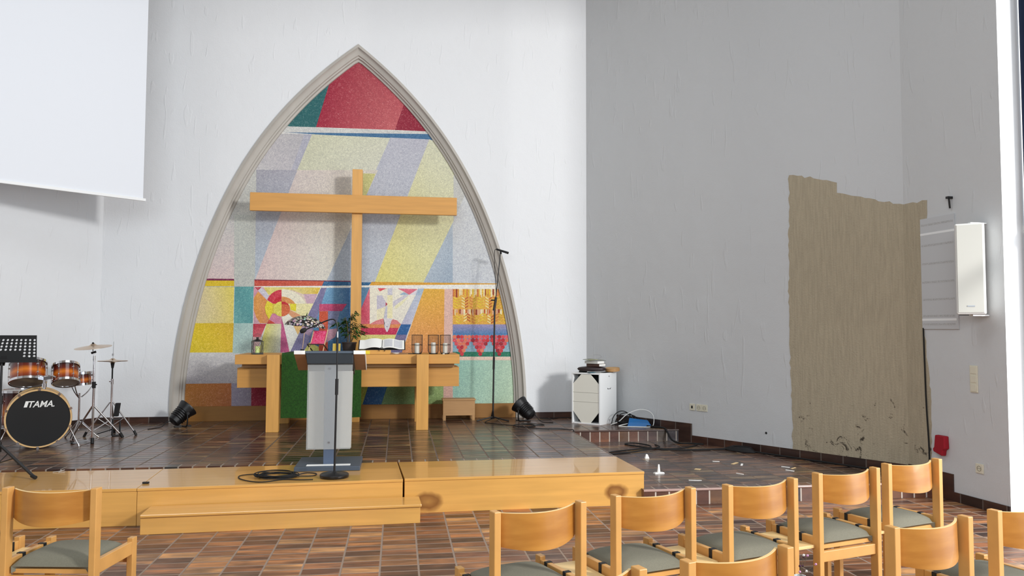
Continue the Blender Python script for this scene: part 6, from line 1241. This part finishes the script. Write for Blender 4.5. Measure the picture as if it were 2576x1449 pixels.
# lettering on the head
cu = bpy.data.curves.new('lettering', 'FONT'); cu.body = 'TAMA.'; cu.size = .088; cu.shear = .28; cu.offset = .0014; cu.extrude = .0006; cu.align_x = 'CENTER'
tmp = bpy.data.objects.new('lettering_source', cu); C.objects.link(tmp); bpy.context.view_layer.update()
me = bpy.data.meshes.new_from_object(tmp.evaluated_get(bpy.context.evaluated_depsgraph_get())); bpy.data.objects.remove(tmp)
me.transform(Matrix.Scale(.92, 4, (1, 0, 0))); me.materials.clear(); me.materials.append(M_paper)
tx = bpy.data.objects.new('lettering', me); C.objects.link(tx); tx.parent = hd
tx.matrix_local = Matrix.Translation((-.002, .016, .302+.115)) @ Matrix(((0, 0, 1, 0), (1, 0, 0, 0), (0, 1, 0, 0), (0, 0, 0, 1)))
b = MB(); b.hull([(-.0035, -.132, .419), (-.0035, -.104, .419), (-.0035, -.088, .479), (-.0035, -.116, .479)], [(-.001, -.132, .419), (-.001, -.104, .419), (-.001, -.088, .479), (-.001, -.116, .479)]); b.build('lettering_block', M_paper, hd)
for s in (-1, 1):
    b = MB(); b.cyl((-.08, s*.27, .20), (.03, s*.36, .012), .006); b.cyl((.025, s*.357, .03), (.035, s*.365, .0), .012); b.build('spur', M_chrome, t, True)
b = MB(); b.cyl((-.2, .04, .58), (-.2, .04, .72), .014); b.cyl((-.2, .04, .60), (-.2, .04, .64), .022); b.build('tom_post', M_chrome, t, True)
for s in (-1, 1):
    b = MB(); b.tube([(-.2, .04, .70), (-.19, .04+s*.05, .72), (-.18, .04+s*.10, .70)], .010, 8); b.bar((-.2, .03+s*.0, .69), (-.18, .04+s*.06, .70), .03, .03); b.build('tom_arm', M_chrome, t, True)
inv = (Matrix.Translation((-3.565, 8.52, A)) @ Matrix.Rotation(fa, 4, 'Z')).inverted()
def tom(cx, cy, cz, r, h, tilt): return drum(t, inv @ Matrix.Translation((cx, cy, cz)) @ Matrix.Rotation(fa+R(180), 4, 'Z') @ Matrix.Rotation(R(tilt), 4, 'Y') @ Matrix.Translation((0, 0, -h/2)), r, h, 6, 'tom')
tom(-3.80, 8.80, 1.03, .162, .205, 22)
tom(-3.48, 8.92, 1.005, .122, .185, 25)
# snare on its basket stand
t = thing('snare_drum', 'small sunburst drum on a chrome basket stand, right of the toms', 'drum', (-3.45, 9.22, A), 0)
drum(t, Matrix.Translation((0, 0, .60)) @ Matrix.Rotation(R(-4), 4, 'Y'), .115, .12, 8)
for k in range(3):
    a = R(30+120*k); b = MB(); b.tube([(0, 0, .44), (.07*math.cos(a), .07*math.sin(a), .50), (.125*math.cos(a), .125*math.sin(a), .575), (.130*math.cos(a), .130*math.sin(a), .61)], .006, 6); b.build('basket_arm', M_chrome, t, True)
    b = MB(); b.cyl((0, 0, .20), (.19*math.cos(a), .19*math.sin(a), .012), .007); b.cyl((.18*math.cos(a), .18*math.sin(a), .025), (.20*math.cos(a), .20*math.sin(a), 0.006), .010); b.build('leg', M_chrome, t, True)
b = MB(); b.cyl((0, 0, .10), (0, 0, .50), .010); b.build('tube', M_chrome, t, True)
# floor tom behind
t = thing('floor_tom', 'sunburst floor tom half hidden behind the bass drum at the left edge', 'drum', (-4.02, 9.12, A), 0)
drum(t, Matrix.Translation((0, 0, .18)), .19, .36, 8)
for k in range(3):
    a = R(-60+120*k); b = MB(); b.cyl((.205*math.cos(a), .205*math.sin(a), .40), (.215*math.cos(a), .215*math.sin(a), .01), .006); b.build('leg', M_chrome, t, True)
# cymbal stands
def tripod(t, hub, spread, foot_z, angs, r=.010, rub=M_rubber):
    for a in angs:
        c_, s_ = math.cos(R(a)), math.sin(R(a))
        b = MB(); b.cyl((.015*c_, .015*s_, hub), (spread*c_, spread*s_, foot_z+.02), r); b.cyl((.008*c_, .008*s_, hub*.28), (spread*.5*c_, spread*.5*s_, hub*.52), r*.6); lg = b.build('leg', M_chrome, t, True)
        b = MB(); b.cyl((spread*.93*c_, spread*.93*s_, foot_z+.055), (spread*1.03*c_, spread*1.03*s_, foot_z), r*1.7); b.build('rubber_foot', rub, lg, True)
t = thing('cymbal_stand', 'chrome stand with one large bronze cymbal, taller and nearer of the two', 'cymbal', (-3.262, 9.10, A), 0)
tripod(t, .36, .30, .0, (150, -70, 35))
b = MB(); b.cyl((0, 0, .10), (0, 0, .60), .0125); b.build('lower_tube', M_chrome, t, True)
b = MB(); b.cyl((0, 0, .56), (0, 0, .63), .019); b.cyl((0, 0, .60), (.03, -.0, .60), .007); b.build('clamp', M_matte, t, True)
b = MB(); b.cyl((0, 0, .60), (-.008, 0, .90), .0095); b.cyl((-.006, 0, .86), (-.008, 0, .91), .014); b.cyl((-.008, 0, .90), (-.012, 0, .96), .007); b.build('upper_tube', M_chrome, t, True)
b = MB(); b.cyl((-.035, 0, .94), (.01, 0, .955), .012); b.build('tilter', M_matte, t, True)
CYM = [(0, .026), (.02, .024), (.034, .010), (.05, .004), (.12, -.004), (.185, -.014), (.186, -.016), (.12, -.007), (.05, .001), (.03, .007), (0, .02)]
b = MB(); b.lathe(CYM, n=48, mt=Matrix.Translation((-.02, 0, 1.018)) @ Matrix.Rotation(R(-4), 4, 'Y') @ Matrix.Rotation(R(7), 4, 'X')); cy_ = b.build('cymbal', M_brass, t, True)
b = MB(); b.cyl((-.02, 0, .96), (-.022, 0, 1.06), .004); b.cyl((-.021, 0, 1.03), (-.022, 0, 1.055), .014, .010); b.cyl((-.02, 0, 1.0), (-.02, 0, 1.012), .012); b.build('felt_and_nut', M_matte, t, True)
t = thing('hi_hat_stand', 'chrome hi-hat stand with a pair of closed flat cymbals and pedal', 'cymbal', (-3.185, 9.42, A), 0)
tripod(t, .38, .26, .0, (190, 5, 100), .008)
b = MB(); b.cyl((0, 0, .05), (0, 0, .62), .011); b.cyl((0, 0, .58), (0, 0, .64), .015); b.cyl((-.03, 0, .61), (.01, 0, .61), .006); b.build('lower_tube', M_chrome, t, True)
b = MB(); b.cyl((0, 0, .62), (0, 0, .78), .008); b.cyl((0, 0, .76), (0, 0, .825), .012, .022); b.build('upper_tube', M_matte, t, True)
b = MB(); b.cyl((0, 0, .80), (0.005, 0, 1.06), .0028); b.cyl((0, 0, .90), (0, 0, .925), .009); b.build('pull_rod', M_steel, t, True)
for z, f in ((.845, 1), (.838, -1)):
    b = MB(); b.lathe([(r*.84, zz*f*.8) for r, zz in CYM], n=44, mt=Matrix.Translation((0, 0, z+f*.006))); b.build('cymbal', M_brass, t, True)
b = MB(); b.hull([(-.14, -.05, .02), (-.14, .02, .02), (.02, .05, .07), (.02, -.02, .07)], [(-.14, -.05, .03), (-.14, .02, .03), (.02, .05, .08), (.02, -.02, .08)]); b.build('pedal_board', M_matte, t)
b = MB(); 
for p, q in (((.03, -.04, .19), (.03, -.04, .008)), ((.09, .02, .19), (.09, .02, .008)), ((.03, -.04, .008), (.09, .02, .008)), ((.03, -.04, .19), (.09, .02, .19))): b.bar(p, q, .014, .014, up=(.7, -.7, .1))
b.build('pedal_frame', M_black, t)
b = MB(); b.hull([(.03, -.03, .22), (.08, -.03, .22), (.08, .01, .22), (.03, .01, .22)], [(.05, -.03, .37), (.10, -.03, .37), (.10, .01, .37), (.05, .01, .37)]); b.build('stick_holder', M_rubber, t, bevel=.006)
t = thing('drum_pedal', 'small chrome pedal on the floor between bass drum and cymbal stand', 'pedal', (-3.28, 8.86, A), R(20))
b = MB(); b.bar((-.08, 0, .012), (.08, 0, .03), .07, .008); b.build('foot_plate', M_steel, t)
b = MB(); b.cyl((.06, -.04, .02), (.06, .04, .02), .012); b.cyl((.06, 0, .02), (.10, 0, .09), .006); b.build('hinge', M_chrome, t, True)
b = MB(); b.cyl((-.10, 0, .012), (-.07, 0, .012), .018); b.build('rubber_pad', M_rubber, t, True)

# music stand
t = thing('music_stand', 'black music stand with perforated desk at the left edge', 'music stand', (-3.245, 7.04, A+.003), R(3))
desk = MB(); Wd, Hd, cw, chh = .255, .235, .0365, .030
def dk(x, s):      # x across, s up the slope (0 lower edge)
    k = 1-.16*(s/Hd); return Vector((x*k, .02+s*.42, .935+s*.907))
nc = 13
for c in range(nc):
    for r_i in range(8):
        x0, x1 = -Wd+2*Wd*c/nc, -Wd+2*Wd*(c+1)/nc; s0, s1 = Hd*r_i/8, Hd*(r_i+1)/8
        hole = (3 <= r_i <= 6) or (1 <= r_i <= 2 and (c >= nc-3))
        if c in (0, nc-1) and r_i > 2: hole = hole and c != nc-1 or hole
        if not hole:
            desk.bm.faces.new([desk.bm.verts.new(dk(*p)) for p in ((x0, s0), (x1, s0), (x1, s1), (x0, s1))]); continue
        cx, cs = (x0+x1)/2, (s0+s1)/2; O, I = [], []
        for k in range(8):
            a = R(45*k+45); ca, sa = math.cos(a), math.sin(a); m_ = max(abs(ca), abs(sa))
            O.append(desk.bm.verts.new(dk(cx+ca/m_*(x1-x0)/2, cs+sa/m_*(s1-s0)/2)))
            I.append(desk.bm.verts.new(dk(cx+.0105*ca, cs+.0105*sa)))
        for k in range(8): desk.bm.faces.new((O[k], O[(k+1) % 8], I[(k+1) % 8], I[k]))
bmesh.ops.remove_doubles(desk.bm, verts=desk.bm.verts, dist=1e-5)
o = desk.build('desk', M_matte, t); sd = o.modifiers.new('thickness', 'SOLIDIFY'); sd.thickness = .002
b = MB(); b.box(-.275, .285, -.045, .022, .925, .934); b.box(-.275, .285, -.047, -.044, .925, .952); b.build('ledge', M_black, t)
b = MB(); b.cyl((0, 0, .10), (0, .0, .60), .0125); b.build('lower_tube', M_black, t, True)
b = MB(); b.cyl((0, 0, .58), (0, .0, .65), .018); b.build('clutch', M_rubber, t, True)
b = MB(); b.cyl((0, 0, .60), (0, .0, .92), .009); b.bar((0, .0, .90), (0, .06, 1.0), .04, .012); b.build('upper_tube', M_black, t, True)
b = MB(); b.cyl((0, 0, .19), (0, .0, .27), .022); b.build('hub', M_rubber, t, True)
for a in (-34, 90, 205):
    c_, s_ = math.cos(R(a)), math.sin(R(a))
    b = MB(); b.bar((.02*c_, .02*s_, .245), (.43*c_, .43*s_, .022), .022, .012, up=(0, 0, 1)); b.cyl((.01*c_, .01*s_, .10), (.19*c_, .19*s_, .150), .005); lg = b.build('leg', M_black, t)
    b = MB(); b.cyl((.41*c_, .41*s_, .026), (.455*c_, .455*s_, .014), .015); b.build('rubber_foot', M_rubber, lg, True)

# ---------------------------------------------------------------- debris on the lower step
M_chip = mat('wood_chip', (214, 186, 140), .8)
scraps = [(2.90, 7.33, .055, .05, -.7, M_chip, 'tan chip lying on the step tiles left of the others'), (3.205, 7.05, .015, .07, .75, M_paper, 'small white shard before the middle of the lower step'),
       (3.26, 7.74, .016, .07, 1.4, M_paper, 'short white strip far back on the lower step'), (2.665, 6.80, .014, .12, 1.5, M_paper, 'long white strip near the front edge of the lower step'),
       (3.40, 7.60, .03, .11, -.9, M_chip, 'tan sliver crossing a thin strip on the step tiles'), (3.44, 7.52, .02, .09, -.5, M_paper, 'pale strip beside the tan sliver on the step tiles'),
       (3.815, 7.34, .014, .08, .9, M_paper, 'thin pale strip, upper left of the three on the right'), (3.86, 7.27, .016, .08, -1.0, M_chip, 'pale strip, upper right of the three on the right'),
       (3.76, 7.15, .018, .08, .8, M_paper, 'pale strip, lowest of the three on the right')]
for x, y, w, L_, a, m, lab in scraps:
    b = MB(); b.box(-w/2, w/2, -L_/2, L_/2, 0, .003); o = b.build('floor_scrap', m); o.location = (x, y, B+.001); o.rotation_euler = (R(2), 0, a); tag(o, lab, 'scrap', 'plaster and wood scraps on the lower step')
t = thing('plaster_fragment', 'upright white plaster fragment standing on the lower step near the platform end', 'debris', (2.45, 7.18, B+.001), .3)
b = MB(); b.hull([(-.055, -.03, 0), (.05, -.035, 0), (.06, .02, 0), (-.04, .03, 0)], [(-.045, -.02, .012), (.045, -.03, .010), (.05, .015, .008), (-.03, .02, .01)]); b.build('flat_piece', M_paper, t)
b = MB(); b.hull([(-.01, -.012, .009), (.016, -.012, .009), (.016, .006, .009), (-.01, .006, .009)], [(.0, -.004, .085), (.012, -.004, .082), (.012, .004, .082), (.0, .004, .085)]); b.build('upright_piece', M_paper, t)
b = MB(); b.hull([(-.02, -.02, 0), (.025, -.02, 0), (.02, .02, 0), (-.02, .015, 0)], [(-.005, -.005, .045), (.012, -.004, .04), (.008, .006, .042), (-.006, .006, .045)]); o = b.build('plaster_crumb', M_paper); o.location = (2.61, 8.02, B+.001); tag(o, 'small pointed plaster crumb behind the platform end', 'debris')

# white vase with dried flowers between the chair rows
t = thing('flower_vase', 'white vase with sparse pink dried flowers between the chair rows', 'vase', (1.722, 3.20, 0.0), 0)
b = MB(); b.lathe([(0, 0), (.05, 0), (.062, .10), (.055, .28), (.030, .40), (.024, .445), (.020, .445), (.024, .40), (.02, .3), (0, .28)], n=24); b.build('vase_body', M_white, t, True)
M_petal = mat('pink_petal', (206, 150, 190), .7); M_petd = mat('dark_petal', (66, 30, 56), .8)
for k, (dx, dz, m) in enumerate(((.018, .53, M_paper), (.040, .525, M_petal), (.068, .492, M_petal), (.000, .485, M_petd), (.016, .483, M_petd), (-.006, .463, M_petal), (.03, .462, M_paper), (.022, .52, M_petd))):
    dy = .01*math.sin(k*2.1)
    b = MB(); b.tube([(0, 0, .42), (dx*.5, dy*.5, (.42+dz)/2+.01), (dx, dy, dz)], .0008, 4, 3); st = b.build('stem', M_bark, t)
    b = MB(); b.lathe([(0, -.006), (.004, -.003), (.0055, .001), (.003, .005), (0, .006)], n=8, mt=Matrix.Translation((dx, dy, dz)) @ Matrix.Rotation(.9, 4, 'Y')); b.build('blossom', m, st, True)
